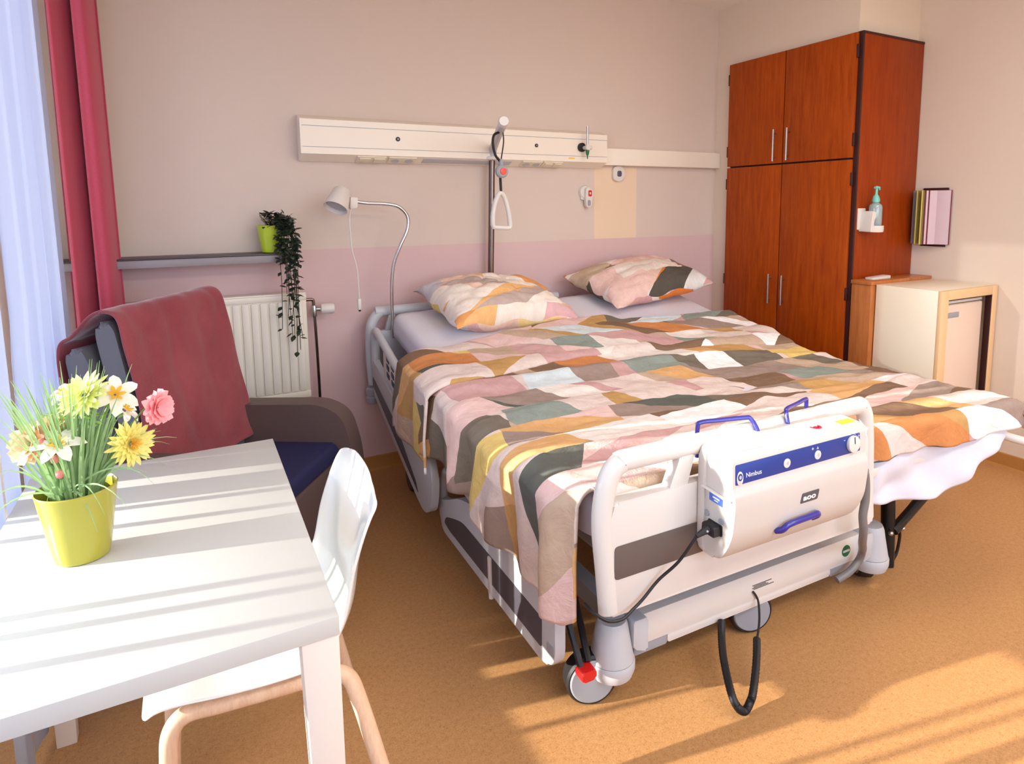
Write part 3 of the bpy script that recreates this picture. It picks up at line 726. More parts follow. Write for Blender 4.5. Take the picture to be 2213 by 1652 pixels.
b = new(); prism(b, rnd_poly([(.157, .178), (.197, .175), (.197, .203), (.157, .206)], .004), -.0675, -.064, Fr, .0006); part('end_badge', b, m_grey, r2)
# head-side rail (left), tilted with the back rest
b = new(); x1 = .775
H = lambda y, z, d: V3((d, y, z))
lo = rnd_poly([(3.17, .467), (2.475, .187), (2.40, .168), (2.33, .20), (2.298, .29), (2.30, .40), (2.40, .455), (2.845, .55), (3.17, .648)], [.02, .03, .04, .04, .04, .05, .05, .05, .02], 5)
prism(b, lo, x1-.016, x1+.016, H, .007, 3)
tube(b, [V3((x1, y, z)) for y, z in spline([V3(p) for p in [(3.165, .60), (3.168, .70), (3.155, .765), (3.12, .790), (3.0, .752), (2.70, .655), (2.45, .56), (2.36, .50), (2.33, .42)]], 6)], .019, 12)
prism(b, [(2.62, .49), (2.68, .51), (2.68, .65), (2.62, .62)], x1-.01, x1+.01, H, .003)
r1 = part('side_rail', b, m_lgrey, bed)
b = new(); prism(b, rnd_poly([(3.165, .555), (3.165, .505), (2.474, .224), (2.50, .262), (2.785, .432)], [.006, .006, .003, .01, .02]), x1-.0175, x1-.014, H, .0006); part('insert_panel', b, m_dark, r1, 'dark inset strip')
b = new(); prism(b, rnd_poly([(2.99, .60), (2.70, .515), (2.70, .645), (2.99, .735)], .015), x1-.006, x1+.006, H, .003); cp = part('control_panel', b, m_white, r1, 'white panel with dark keys')
m_key = M('key_navy', (48, 50, 74), .4)
for i in range(3):
    for j in range(3):
        y = 2.93-.075*i; z = .61+.29*(y-2.93)+.038*j
        b = new(); prism(b, rnd_poly([(y, z), (y-.04, z-.012), (y-.04, z+.012), (y, z+.024)], .004), x1-.0085, x1-.004, H, .001); part('key', b, m_key, cp)
b = new(); prism(b, rnd_poly([(3.06, .655), (2.995, .632), (2.995, .735), (3.06, .74)], .01), x1-.004, x1+.004, H, .001); part('key_field', b, m_dark, cp)
# chassis: foot cross bar with under bar, lifting columns, castors
b = new(); prism(b, rnd_poly([(.175, .140), (1.17, .140), (1.17, .232), (.175, .232)], .006), .130, .20, Fs, .004); cb = part('crossbar', b, m_white, bed)
b = new(); prism(b, rnd_poly([(.305, .110), (1.015, .112), (1.015, .139), (.305, .139)], .006), .134, .19, Fs, .004)
part('pedal_bar', b, m_white, bed)
b = new(); prism(b, rnd_poly([(.185, .106), (.304, .106), (.304, .139), (.185, .139)], .004), .136, .19, Fs, .003); part('pedal_end', b, m_grey, bed)
b = new(); prism(b, rnd_poly([(1.016, .106), (1.15, .106), (1.15, .139), (1.016, .139)], .004), .136, .19, Fs, .003); part('pedal_end', b, m_grey, bed)
b = new(); disc(b, F(1.088, .130, .187), .021, -BV, 28, .0015); gb = part('badge', b, m_green, cb, 'round green badge')
b = new(); prism(b, rnd_poly([(1.071, .183), (1.105, .183), (1.105, .191), (1.071, .191)], .003), .128, .1292, Fs); part('badge_stripe', b, m_lgrey, gb)
b = new()
for i, w in enumerate((.085, .06, .07, .095)):
    prism(b, [(.64+.006*(i % 2), .176-.0045*i+.012), (.64+w, .176-.0045*i+.012), (.64+w, .1785-.0045*i+.012), (.64+.006*(i % 2), .1785-.0045*i+.012)], .1293, .1302, Fs)
part('type_label', b, m_ink, cb)
def castor(u, v, du, dv, z0=.075, r=.074):
    """lifting column cone with hood and twin-disc wheel swivelled towards (du,dv)"""
    b = new(); c = F(u, v, 0)
    lathe(b, [(.040, .240), (.046, .225), (.050, .20), (.062, .135), (.064, .126)], c, (0, 0, 1), 32); part('lift_column', b, m_lgrey, bed)
    b = new(); lathe(b, [(.064, .124), (.067, .118), (.067, .098), (.060, .078), (.030, .070)], c, (0, 0, 1), 32); part('column_foot', b, m_lgrey, bed)
    ww = F(u+du, v+dv, z0); d = (BU*du+BV*dv); ax = V3((-d.y, d.x, 0)).normalized()
    if ax.dot(V3((0, -1, 0))) < 0: ax = -ax
    b = new(); lathe(b, [(r-.022, -.027), (r-.006, -.027), (r, -.020), (r, .020), (r-.006, .027), (r-.022, .027)], ww, ax, 40); w = part('castor', b, m_black, bed)
    b = new(); lathe(b, [(r-.014, -.031), (r-.010, -.028), (r-.010, .028), (r-.014, .031)], ww, ax, 40); part('wheel_cover', b, m_grey, w)
castor(.117, .150, -.062, .018)
castor(1.245, .150, .045, .055)
b = new(); prism(b, rnd_poly([(.165, .15), (.215, .13), (.215, .235), (.165, .235)], .01), .11, .20, Fs, .006); part('column_bracket', b, m_lgrey, bed)
b = new(); prism(b, rnd_poly([(1.155, .13), (1.205, .15), (1.205, .235), (1.155, .235)], .01), .11, .20, Fs, .006); part('column_bracket', b, m_lgrey, bed)
# third castor in the middle, chassis tubes and rear castors
b = new(); ww = V3((1.533, 1.405, .074)); ax = V3((-.35, -.94, 0)).normalized()
lathe(b, [(.05, -.026), (.068, -.026), (.073, -.019), (.073, .019), (.068, .026), (.05, .026)], ww, ax, 40); w = part('castor', b, m_black, bed)
b = new(); lathe(b, [(.060, -.030), (.063, -.027), (.063, .027), (.060, .030)], ww, ax, 40); part('wheel_cover', b, m_grey, w)
b = new()
for u in (.15, 1.02): prism(b, [(u, .16), (u+.05, .16), (u+.05, .22), (u, .22)], .2, 1.85, Fs, .005)
prism(b, [(.18, .17), (1.04, .17), (1.04, .22), (.18, .22)], 1.8, 1.85, Fs)
box(b, .93, 1.70, 1.36, 3.18, .44, .49, .01)
for x, y in ((1.02, 1.75), (1.58, 1.75), (1.02, 2.75), (1.58, 2.75)): box(b, x, x+.04, y, y+.06, .2, .45)
part('chassis', b, m_grey, bed)
for (x, y) in ((.90, 2.98), (1.78, 2.98)):
    b = new(); ww = V3((x, y, .074)); lathe(b, [(.05, -.026), (.068, -.026), (.073, -.019), (.073, .019), (.068, .026), (.05, .026)], ww, (1, 0, 0), 28); w = part('castor', b, m_black, bed)
    b = new(); lathe(b, [(.060, -.029), (.062, -.027), (.062, .027), (.060, .029)], ww, (1, 0, 0), 28); part('wheel_cover', b, m_dark, w)
    b = new(); tube(b, [(x+.04, y, .08), (x+.04, y, .2)], .02, 10); box(b, x+.02, x+.12, y-.02, y+.02, .17, .21); part('column_foot', b, m_grey, bed)
# red release pedal on black arms by the near castor
b = new()
tube(b, [F(-.005, .20, .27), F(-.005, .115, .155)], .010, 8); part('brake_arm', b, m_blackg, bed)
b = new(); tube(b, [F(.05, .24, .27), F(.018, .115, .165)], .010, 8); part('brake_arm', b, m_blackg, bed)
b = new(); prism(b, rnd_poly([(-.018, .132), (.026, .132), (.026, .162), (-.018, .162)], .008), .085, .125, Fs, .006, 3); part('brake_pedal', b, m_red, bed, 'red brake pedal')

# ------------------------------------------------------------------ fold-out second half of the bed
ext = thing('fold_out_bed', 'fold-out second bed on a black folding leg, joined to the right of the hospital bed', 'bed', (2.3, 2.2, 0))
b = new(); box(b, 1.86, 2.60, 1.24, 3.16, .50, .535, .006); part('slat_deck', b, m_white, ext)
b = new()
tube(b, [V3((2.290, 1.41, .0)), V3((2.283, 1.41, .14)), V3((2.262, 1.41, .40)), V3((2.262, 1.41, .5))], .022, 12, sx=1.2)
part('folding_leg', b, m_blackg, ext)
b = new(); tube(b, [V3((2.285, 1.39, .15)), V3((2.52, 1.39, .27)), V3((2.56, 1.39, .40))], .019, 10); part('strut', b, m_blackg, ext)
b = new(); tube(b, spline([V3((2.315, 1.40, .17)), V3((2.345, 1.40, .12)), V3((2.335, 1.40, .05)), V3((2.305, 1.40, .012))], 6), .006, 8); part('leg_cable', b, m_blackg, ext)
for x in (2.262, 2.335):
    b = new(); ball(b, (x, 1.385, .149), .010); part('pivot_bolt', b, m_steel, ext)
b = new(); prism(b, [(2.33, .150), (2.36, .150), (2.60, .29), (2.60, .33), (2.565, .33)], 1.40, 1.415, lambda x, z, d: V3((x, d, z)), .002); part('side_plate', b, m_panel, ext)
for x in (1.95, 2.35):
    b = new(); box(b, x, x+.04, 3.0, 3.06, 0, .5); part('rear_leg', b, m_grey, ext)
b = new(); tube(b, spline([V3((2.68, 1.30, .52)), V3((2.74, 1.215, .49)), V3((2.83, 1.16, .47)), V3((2.90, 1.22, .50)), V3((2.88, 1.4, .52)), V3((2.7, 1.6, .52)), V3((2.6, 1.6, .52))], 6), .017, 12); part('side_handle', b, m_white, ext, 'white loop handle')

# ------------------------------------------------------------------ mattresses
def ss(a, b_, x):
    t = min(1, max(0, (x-a)/(b_-a))); return t*t*(3-2*t)
def ztop(y):
    t = max(0, y-1.95); return .648+.021+.2105*(math.sqrt(t*t+.02)-.1414 if t > 0 else 0)-.021
def mattress(x0, x1, y0fn, y1, dz, name, label, th=.135, seed=1):
    b = new(); nx, ny = 28, 60; r = .04
    def sec(s):        # closed profile around the mattress: s 0..1
        pass
    prof = []
    for k in range(9): a = PI-PI/2*k/8; prof.append((r+r*math.cos(a), -r+r*math.sin(a)))
    def outline(y):
        w = x1-x0; pts = []
        pts.append((x0, -th+.02)); pts.append((x0, -th*.6))
        for k in range(7): a = PI-PI/2*k/6; pts.append((x0+r+r*math.cos(a), -r+r*math.sin(a)))
        for k in range(1, 16): pts.append((x0+r+(w-2*r)*k/16, .006*math.sin(PI*k/16)))
        for k in range(7): a = PI/2-PI/2*k/6; pts.append((x1-r+r*math.cos(a), -r+r*math.sin(a)))
        pts.append((x1, -th*.6)); pts.append((x1, -th+.02)); pts.append((x1-.03, -th)); pts.append((x0+.03, -th))
        return pts
    rings = []
    for j in range(ny+1):
        f = j/ny; ring = []
        for (x, dzp) in outline(0):
            y0 = y0fn(x); y = y0+(y1-y0)*f
            e = min(f, 1-f)*(y1-y0); rr = 0
            if e < .04: rr = .04-math.sqrt(max(0, .04**2-(.04-e)**2))
            n = .004*mnoise.noise(V3((x*3, y*9, seed)))+.003*mnoise.noise(V3((x*11+y*6, y*3, seed+4)))
            side = 0.0
            if dzp < -.045: side = .006*mnoise.noise(V3((y*14, dzp*6+y*8, seed)))
            sg = -1 if x < (x0+x1)/2 else 1
            ring.append(b.verts.new((x+sg*side-sg*rr*.5, y, ztop(y)+dz+dzp+n-(rr if dzp > -th*.5 else -rr*.3))))
        rings.append(ring)
    for A, B in zip(rings, rings[1:]):
        for k in range(len(A)): b.faces.new((A[k], A[(k+1) % len(A)], B[(k+1) % len(B)], B[k]))
    b.faces.new(rings[0]); b.faces.new(rings[-1][::-1])
    o = part(name, b, m_sheet, loc=((x0+x1)/2, 2.2, .55), ang=60)
    return props(o, label, 'mattress')
mattress(.868, 1.742, lambda x: 1.335, 3.172, -.002, 'mattress', 'left mattress in white fitted sheet, bare beside the yellow pillow', seed=1)
mattress(1.758, 2.625, lambda x: 1.32-.06*(x-1.75), 3.172, .008, 'mattress', 'right mattress in white fitted sheet, under the brown and orange pillow', seed=5)

# ------------------------------------------------------------------ duvet
def lerp(x, tab):
    if x <= tab[0][0]: return tab[0][1]
    for (a, p), (c, q) in zip(tab, tab[1:]):
        if x <= c: return p+(q-p)*(x-a)/(c-a)
    return tab[-1][1]
XL0, XR0 = .862, 2.63
def yfoot(x): return 1.325 if x < 1.86 else (1.325+(1.262-1.325)*ss(1.86, 1.95, x)-.10*max(0, x-1.92))
def wrinkle(x, y):
    n = mnoise.noise
    w = .011*n(V3((x*1.3+.3*y, y*6.0, 2.3)))+.008*n(V3((x*2.8+y*2, y*11, 7.7)))+.0055*n(V3((x*9, y*17, 1.1)))+.003*n(V3((x*19+y*9, y*31, 4.4)))
    c = abs(n(V3((x*1.1-y*.9, y*4.2+x*.8, 5.5))))
    w += .010*max(0, .25-c)/.25
    return w
def hang_left(da, y, z0, wave, off):
    r = .045; q = r*PI/2
    if da < q:
        th = da/r; return -r*math.sin(th)-off*th/1.57, z0-r*(1-math.cos(th))
    d = da-q
    k = min(1, d/.16)
    return -r-off-.012*k-wave*k, z0-r-d
def duvet_point(a, bb, off, zadd, wphase, y_hi):
    """a across from the left mattress edge, bb along from the foot edge (metres of cloth)"""
    x = XL0+max(0, min(a, XR0-XL0)); y = yfoot(x)+max(0, bb)
    z = ztop(y)+.022+zadd+wrinkle(x, y)
    dx = dy = 0.; zz = z
    da = max(0, -a); db = max(0, -bb); dr = max(0, a-(XR0-XL0))
    if da > 0:
        wv = .027*math.sin(y*19+1.4*math.sin(y*6)+wphase)+.012*math.sin(y*41+wphase*2)
        wv *= ss(1.30, 1.45, y)*(.45 if off > .07 else 1)
        dx, zz = hang_left(da, y, z, wv, off)
        s = ss(1.42, 1.30, y); dx = dx*(1-s*.55)                  # tucked in beside the foot board
    if db > 0:
        r = .03 if x < 1.9 else .035; q = r*PI/2
        if db < q: th = db/r; dy = -r*math.sin(th); z2 = z-r*(1-math.cos(th))
        else:
            k = min(1, (db-q)/.1); wv = 0 if x < 1.9 else .012*math.sin(x*17)*k+.008*math.sin(x*37)*k
            dy = -r-wv; z2 = z-r-(db-q)
        zz = min(zz, z2) if da > 0 else z2
    if dr > 0:
        r = .04; q = r*PI/2
        if dr < q: th = dr/r; dx = r*math.sin(th); zz = min(zz, z-r*(1-math.cos(th)))
        else: dx = r+.02*math.sin(y*15)*min(1, (dr-q)/.1); zz = min(zz, z-r-(dr-q))
    return V3((x+dx, y+dy, zz))
def duvet_mesh(a0fn, a1, b0fn, b1fn, nu, nv, off, zadd, ph):
    b = new()
    uvl = b.loops.layers.uv.verify(); vs = []; uv = {}
    for i in range(nu+1):
        row = []
        for j in range(nv+1):
            t = j/nv
            s = i/nu
            # cloth coordinates
            ym = 1.325+(b0fn(s)+(b1fn(s)-b0fn(s))*t)
            a = a0fn(ym)+(a1-a0fn(ym))*s
            bb = b0fn(a/(a1))+(b1fn(max(0, a/a1))-b0fn(a/a1))*t
            v = b.verts.new(duvet_point(a, bb, off, zadd, ph, 0)); uv[v] = (a, bb); row.append(v)
        vs.append(row)
    for i in range(nu):
        for j in range(nv):
            f = b.faces.new((vs[i][j], vs[i+1][j], vs[i+1][j+1], vs[i][j+1]))
            for lp in f.loops: lp[uvl].uv = uv[lp.vert]
    return b
drop = [(1.25, .34), (1.35, .40), (1.5, .37), (1.65, .33), (1.9, .285), (2.25, .30), (2.6, .32)]
A1 = XR0-XL0+.085
dv = thing('duvet', 'patchwork duvet in pink, ochre, brown and white spread over both mattresses', 'duvet', (1.7, 2.0, .68))
def footdrop(s):            # cloth beyond the foot edge
    if s <= 0: return -.002
    x = XL0+max(0, s)*A1
    if x < XL0+.05: return -.002-.158*ss(XL0, XL0+.05, x)
    return -(.16 if x < 1.86 else lerp(x, [(1.86, .16), (1.93, .135), (2.5, .13), (2.72, .12)]))
o = part('cover', duvet_mesh(lambda y: -lerp(y, drop), A1, footdrop, lambda s: 1.06, 210, 170, .048, 0, .4), m_duvet, dv, ang=80)
mod(o, 'SOLIDIFY', thickness=.012, offset=-1)
dropf = [(2.2, .345), (2.9, .345)]
def flap_hi(s): return 1.30+.16*ss(0, .45, s)
def flap_lo(s): return .94+.10*ss(0, .35, s)-.05*ss(.6, 1, s)
def flap_mesh(nu, nv):
    b = new(); uvl = b.loops.layers.uv.verify(); vs = []; uv = {}
    for i in range(nu+1):
        row = []
        for j in range(nv+1):
            s = i/nu; t = j/nv; a = -.36+(A1+.36)*s; sa = max(0, a/A1)
            lo = flap_lo(sa)+(.0 if a > 0 else .10*(a/.36)*-1*0); hi = flap_hi(sa)
            bb = lo+(hi-lo)*t
            p = duvet_point(a, bb, .082, .016, 2.2, 0)
            if t < .06: p.z -= .012*(1-t/.06)
            if t > .95: p.z -= .014*(t-.95)/.05
            if a < 0: p.y += .18*(-a)*(t-.25)      # the hanging corner spreads towards the head
            v = b.verts.new(p); uv[v] = (a, bb+3.37); row.append(v)
        vs.append(row)
    for i in range(nu):
        for j in range(nv):
            f = b.faces.new((vs[i][j], vs[i+1][j], vs[i+1][j+1], vs[i][j+1]))
            for lp in f.loops: lp[uvl].uv = uv[lp.vert]
    return b
o = part('folded_flap', flap_mesh(200, 40), m_duvet, dv, ang=80); mod(o, 'SOLIDIFY', thickness=.010, offset=-1)

# loose white sheet hanging below the duvet at the right foot end
b = new()
def shf(s, t):
    x = 1.90+(2.665-1.90)*s; y = yfoot(min(x, 2.6))+.002
    zb = lerp(x, [(1.9, .40), (2.2, .392), (2.4, .42), (2.55, .46), (2.66, .50)])
    ztp = ztop(1.3)-.03
    z = ztp+(zb-ztp)*t
    w = .030*math.sin(x*11+t*3.4+.8)+.012*math.sin(x*31-t*6)+.016*math.sin(x*7+t*9)+.010*mnoise.noise(V3((x*9+t*3, t*4, 2)))
    y2 = y-.006-.018*t+w*t*.8
    if s > .9: q = (s-.9)/.1; y2 += .05*q*q
    return V3((x, y2, z+.01*math.sin(x*11)*t))
grid(b, shf, 90, 30)
o = part('loose_sheet', b, m_sheet, loc=(2.28, 1.25, .5), ang=80); mod(o, 'SOLIDIFY', thickness=.004)
props(o, 'white loose sheet hanging below the patchwork duvet at the right foot corner', 'sheet')

# ------------------------------------------------------------------ pillows
def pillow(name, label, mat, c, w, d, h, yaw, pitch, roll, uo, seed):
    Rm = Matrix.Rotation(math.radians(yaw), 3, 'Z') @ Matrix.Rotation(math.radians(pitch), 3, 'X') @ Matrix.Rotation(math.radians(roll), 3, 'Y')
    b = new(); n = 44; uvl = b.loops.layers.uv.verify(); S = {}
    def pt(s, t, sg):
        p, q = 2*s-1, 2*t-1
        kx = 1-.10*(1-abs(p)**2)*0-.07*(1-q*q)*abs(p)**3; ky = 1-.09*(1-p*p)*abs(q)**3
        e = max(0, (1-abs(p)**2.6)*(1-abs(q)**2.6))**.52
        n1 = mnoise.noise(V3((p*2.2, q*2.2, seed)))*.10+mnoise.noise(V3((p*5, q*5, seed+3)))*.06
        cr = abs(mnoise.noise(V3((p*3+q, q*2.4-p*.6, seed+9))))
        n1 += -.10*max(0, .2-cr)/.2
        z = sg*h/2*e*(1+n1)
        if sg < 0: z *= .75
        fl = .012*math.sin(p*9+seed)*(abs(q)**8)+.012*math.sin(q*8+seed)*(abs(p)**8)
        return V3(c)+Rm @ V3((p*kx*w/2, q*ky*d/2, z+fl))
    for sg in (1, -1):
        for i in range(n+1):
            for j in range(n+1):
                edge = i in (0, n) or j in (0, n)
                key = (i, j, 0 if edge else sg)
                if key not in S: S[key] = b.verts.new(pt(i/n, j/n, sg))
    for sg in (1, -1):
        for i in range(n):
            for j in range(n):
                idx = [(i, j), (i+1, j), (i+1, j+1), (i, j+1)]
                vv = [S[(a, e, 0 if (a in (0, n) or e in (0, n)) else sg)] for a, e in idx]
                f = b.faces.new(vv if sg > 0 else vv[::-1])
                for lp, (a, e) in zip(f.loops, idx if sg > 0 else idx[::-1]):
                    lp[uvl].uv = (a/n*w+uo[0]+(0 if sg > 0 else 1.3), e/n*d+uo[1])
    return props(part(name, b, mat, loc=c, ang=70), label, 'pillow', 'patchwork pillows')
pillow('pillow', 'left pillow in pale yellow and peach patchwork cover', m_pillow, (1.352, 2.965, .905), .70, .50, .25, 6, 15, 2, (0.2, .1), 2.0)
pillow('pillow', 'right pillow in brown, pink and orange patchwork cover', m_pillow2, (2.315, 3.035, .955), .78, .50, .22, 7, 13, -5, (.5, .3), 6.0)
# ------------------------------------------------------------------ mattress air pump hung on the foot board
pump = thing('mattress_pump', 'white air mattress pump with blue control strip hung on the bed foot end', 'pump', F(.55, -.06, .47))
b = new()
prof = [(-.010, .475), (-.074, .475), (-.106, .520), (-.124, .565), (-.131, .640), (-.129, .668), (-.119, .690), (-.117, .757), (-.106, .772), (-.030, .778), (-.010, .770)]
prism(b, rnd_poly(prof, [.006, .02, .02, .02, .012, .006, .004, .01, .012, .012, .01], 4), .297, .806, lambda v, z, d: F(d+(.012 if d < .5 else -.012)*(1 if v > -.05 else 0)*0, v, z), .010, 3)
body = part('casing', b, m_pump, pump, ang=30)
b = new()
prism(b, rnd_poly([(.290, .47), (.813, .47), (.813, .772), (.290, .772)], .03, 5), -.024, .0005, Fs, .006, 3); part('back_shell', b, m_pump, pump)
def onf(u, z, d): # upper front face (slightly leaning)
    return F(u, -.1185+.0025*(z-.69)/.06-d, z)
b = new(); prism(b, rnd_poly([(.306, .697), (.782, .699), (.780, .752), (.305, .750)], .004), -.0005, .0012, onf, .0004); strip = part('control_strip', b, m_blue, pump, 'blue control strip')
b = new(); prism(b, [(.746+.0235*math.cos(k*PI/16), .7262+.0235*math.sin(k*PI/16)) for k in range(32)], .001, .012, onf, .002); dial = part('comfort_dial', b, m_white, strip)
b = new(); prism(b, [(.7445, .728), (.7475, .728), (.7455, .748), (.7425, .748)], .0118, .0128, onf); part('pointer', b, m_black, dial)
for u in (.487, .605):
    b = new(); prism(b, [(u+.0125*math.cos(k*PI/14), .7205+.0125*math.sin(k*PI/14)) for k in range(28)], .001, .0035, onf, .0008); q = part('button', b, m_white, strip)
    b = new(); prism(b, rnd_poly([(u-.002, .716), (u+.006, .716), (u+.006, .7255), (u-.002, .7255)], .002), .0034, .0038, onf); prism(b, [(u-.006, .7195), (u-.003, .7195), (u-.003, .7215), (u-.006, .7215)], .0034, .0038, onf); part('symbol', b, m_lgrey, q)
b = new(); prism(b, [(.321+.0105*math.cos(k*PI/14), .713+.0185*math.sin(k*PI/14)) for k in range(28)], .001, .0025, onf, .0006); q = part('power_button', b, m_white, strip)
b = new(); prism(b, [(.321+.0075*math.cos(k*PI/12), .7165+.0095*math.sin(k*PI/12)) for k in range(24)], .0024, .0032, onf); part('power_ring', b, m_blue, q)
b = new(); prism(b, [(.321+.004*math.cos(k*PI/12), .7165+.005*math.sin(k*PI/12)) for k in range(24)], .0031, .0037, onf)
prism(b, [(.3195, .700), (.3225, .700), (.3225, .7035), (.3195, .7035)], .0024, .003, onf); part('power_mark', b, m_lgrey, q)
bt = text_bm('Nimbus', .0175, lambda a, c, d: onf(.341+a, .7115+c, .0012+d+.0004), .0008); part('lettering', bt, m_paper, strip, flat=True)
b = new(); prism(b, [(.6055, .744), (.601, .7365), (.610, .7365)], .001, .0016, onf)
disc(b, onf(.586, .7405, .0008), .0035, -BV, 14, .001); prism(b, [(.712, .739), (.718, .739), (.718, .741), (.712, .741)], .001, .0016, onf)
prism(b, [(.7735, .738), (.7755, .738), (.7755, .748), (.7735, .748)], .001, .0016, onf); prism(b, [(.7695, .742), (.7795, .742), (.7795, .744), (.7695, .744)], .001, .0016, onf)
for k in range(9):
    a = PI*.62-k*PI*.075; prism(b, [(.746+r*math.cos(x), .7262+r*math.sin(x)) for r, x in ((.0262, a), (.0262, a-.22), (.0275, a-.22), (.0275, a))], .0008, .0014, onf)
part('markings', b, m_lgrey, strip)
def lowf(u, z, d):  # lower front face
    return F(u, -.1243-(z-.565)/.075*.007-d, z)
b = new(); prism(b, rnd_poly([(.534, .600), (.600, .600), (.604, .629), (.538, .629)], .004), -.001, .0012, lowf, .0004); lg = part('logo_plate', b, M('logo_grey', (88, 86, 88), .4), pump)
bt = text_bm('aoo', .0225, lambda a, c, d: lowf(.5425+a*1.42, .6075+c, .0012+d+.0004), .0008, offset=.0007); part('lettering', bt, m_paper, lg, flat=True)
b = new(); tube(b, spline([F(.462, -.112, .535), F(.470, -.128, .543), F(.485, -.134, .556), F(.52, -.136, .560), F(.575, -.136, .561), F(.597, -.134, .561), F(.604, -.126, .55), F(.598, -.114, .54)], 6), .0085, 12); part('carry_handle', b, m_navy, pump, 'navy carry handle')
# top labels
def onT(u, v, d): return F(u, v, .7785-(.006 if 0 else 0)+(-.106-v)*-.0-(.006*max(0, (-.03-v)/.076))+d)
b = new(); prism(b, [(.325, -.098), (.43, -.098), (.43, -.045), (.325, -.045)], .0001, .0006, onT); lb = part('rating_label', b, m_paper, pump)
b = new()
for i, (u0, u1, v) in enumerate(((.335, .345, -.055), (.335, .35, -.068), (.36, .40, -.06), (.362, .405, -.066), (.362, .395, -.072), (.34, .37, -.088), (.385, .415, -.088), (.395, .42, -.05))): prism(b, [(u0, v), (u1, v), (u1, v+.0035), (u0, v+.0035)], .0006, .0009, onT)
part('print', b, m_lgrey, lb)
b = new(); prism(b, [(.615, -.098), (.80, -.098), (.80, -.040), (.615, -.040)], .0001, .0006, onT); lb = part('service_label', b, m_paper, pump)
b = new(); prism(b, [(.735, -.092), (.795, -.092), (.795, -.066), (.735, -.066)], .0006, .001, onT); part('yellow_field', b, m_yellow, lb)
b = new(); lathe(b, [(.0185, .0006), (.0185, .001), (.0115, .001), (.0115, .0006)], onT(.652, -.068, 0), (0, 0, 1), 28); box(b, *(lambda p: (p.x-.006, p.x+.006, p.y-.008, p.y+.002, p.z+.0006, p.z+.001))(onT(.652, -.068, 0)))
part('red_mark', b, M('label_red', (206, 40, 64), .5), lb)
b = new()
for u0, u1, v in ((.69, .72, -.055), (.69, .725, -.075), (.70, .728, -.087), (.74, .79, -.052)): prism(b, [(u0, v), (u1, v), (u1, v+.0035), (u0, v+.0035)], .0006, .0009, onT)
part('print', b, m_lgrey, lb)
# left side: fuse caps, socket, blue label
def onL(v, z, d): return F(.297-d, v, z)
for v, z in ((-.030, .590), (-.084, .589)):
    b = new(); disc(b, onL(v, z, 0), .0085, -BU, 20, .004); part('fuse_cap', b, m_grey, pump)
b = new(); prism(b, rnd_poly([(-.088, .548), (-.036, .548), (-.036, .578), (-.088, .578)], .004), .0, .003, onL, .001); part('power_socket', b, m_black, pump)
b = new(); prism(b, [(-.086, .628), (-.037, .630), (-.037, .652), (-.086, .650)], .0, .0008, onL); part('side_label', b, m_bluelab, pump)
b = new()
prism(b, [(-.075, .640), (-.05, .641), (-.05, .645), (-.075, .644)], .0008, .0012, onL); prism(b, [(-.07, .634), (-.055, .6345), (-.055, .637), (-.07, .6365)], .0008, .0012, onL); part('label_print', b, m_paper, pump)
b = new(); prism(b, [(-.118, .658), (-.016, .664), (-.016, .660), (-.118, .654)], .0, .012, onL, .002); part('side_ledge', b, m_white, pump)
# blue hooks over the top rail
b = new(); tube(b, spline([F(.497, -.012, .74), F(.496, -.004, .775), F(.486, .012, .803), (F(.47, .02, .806)), F(.40, .045, .803), F(.352, .062, .800), F(.342, .066, .785), F(.342, .066, .70)], 6), .0062, 10); part('hook', b, m_navy, pump, 'blue hanging hook')
b = new(); tube(b, spline([F(.616, -.012, .74), F(.616, -.004, .775), F(.622, .008, .802), F(.64, .02, .806), F(.71, .045, .803), F(.765, .062, .803), F(.775, .066, .79), F(.775, .066, .70)], 6), .0062, 10); part('hook', b, m_navy, pump, 'blue hanging hook')
b = new(); prism(b, rnd_poly([(.806, .595), (.83, .590), (.832, .655), (.810, .660)], .004), -.095, -.055, Fs, .004); part('hose_connector', b, m_navy, pump)
hose = thing('air_hose', 'grey air hose running down from the pump and curling under the bed foot bar', 'hose', F(.84, -.05, .6))
b = new(); tube(b, spline([F(.832, -.078, .62), F(.872, -.07, .605), F(.900, -.06, .56), F(.904, -.06, .50), F(.896, -.06, .45), F(.906, -.058, .40), F(.945, -.03, .335), F(1.02, .02, .275), F(1.10, .075, .215), F(1.118, .098, .163), F(1.075, .102, .128), F(1.02, .11, .108)], 7), .0125, 12); part('tube', b, m_hose, hose)
# mains cable of the pump
cab = thing('power_cable', 'black mains cable from the pump plug to the left corner of the bed foot', 'cable', F(.25, -.06, .56))
b = new(); prism(b, rnd_poly([(-.086, .550), (-.038, .550), (-.040, .577), (-.084, .577)], .004), .003, .026, onL, .002)
tube(b, [F(.272, -.061, .563), F(.258, -.061, .561), F(.236, -.059, .553)], [.012, .009, .006], 10); plug = part('plug', b, m_black, cab)
b = new(); ball(b, F(.262, -.071, .565), .003); part('plug_mark', b, m_lgrey, plug)
b = new(); tube(b, spline([F(.238, -.059, .554), F(.20, -.035, .482), F(.153, -.012, .432), F(.105, -.012, .395), F(.073, -.014, .378), F(.035, -.02, .366), F(-.004, -.014, .370), F(-.03, .01, .385), F(-.035, .05, .39)], 7), .0042, 8); part('cord', b, m_black, cab)
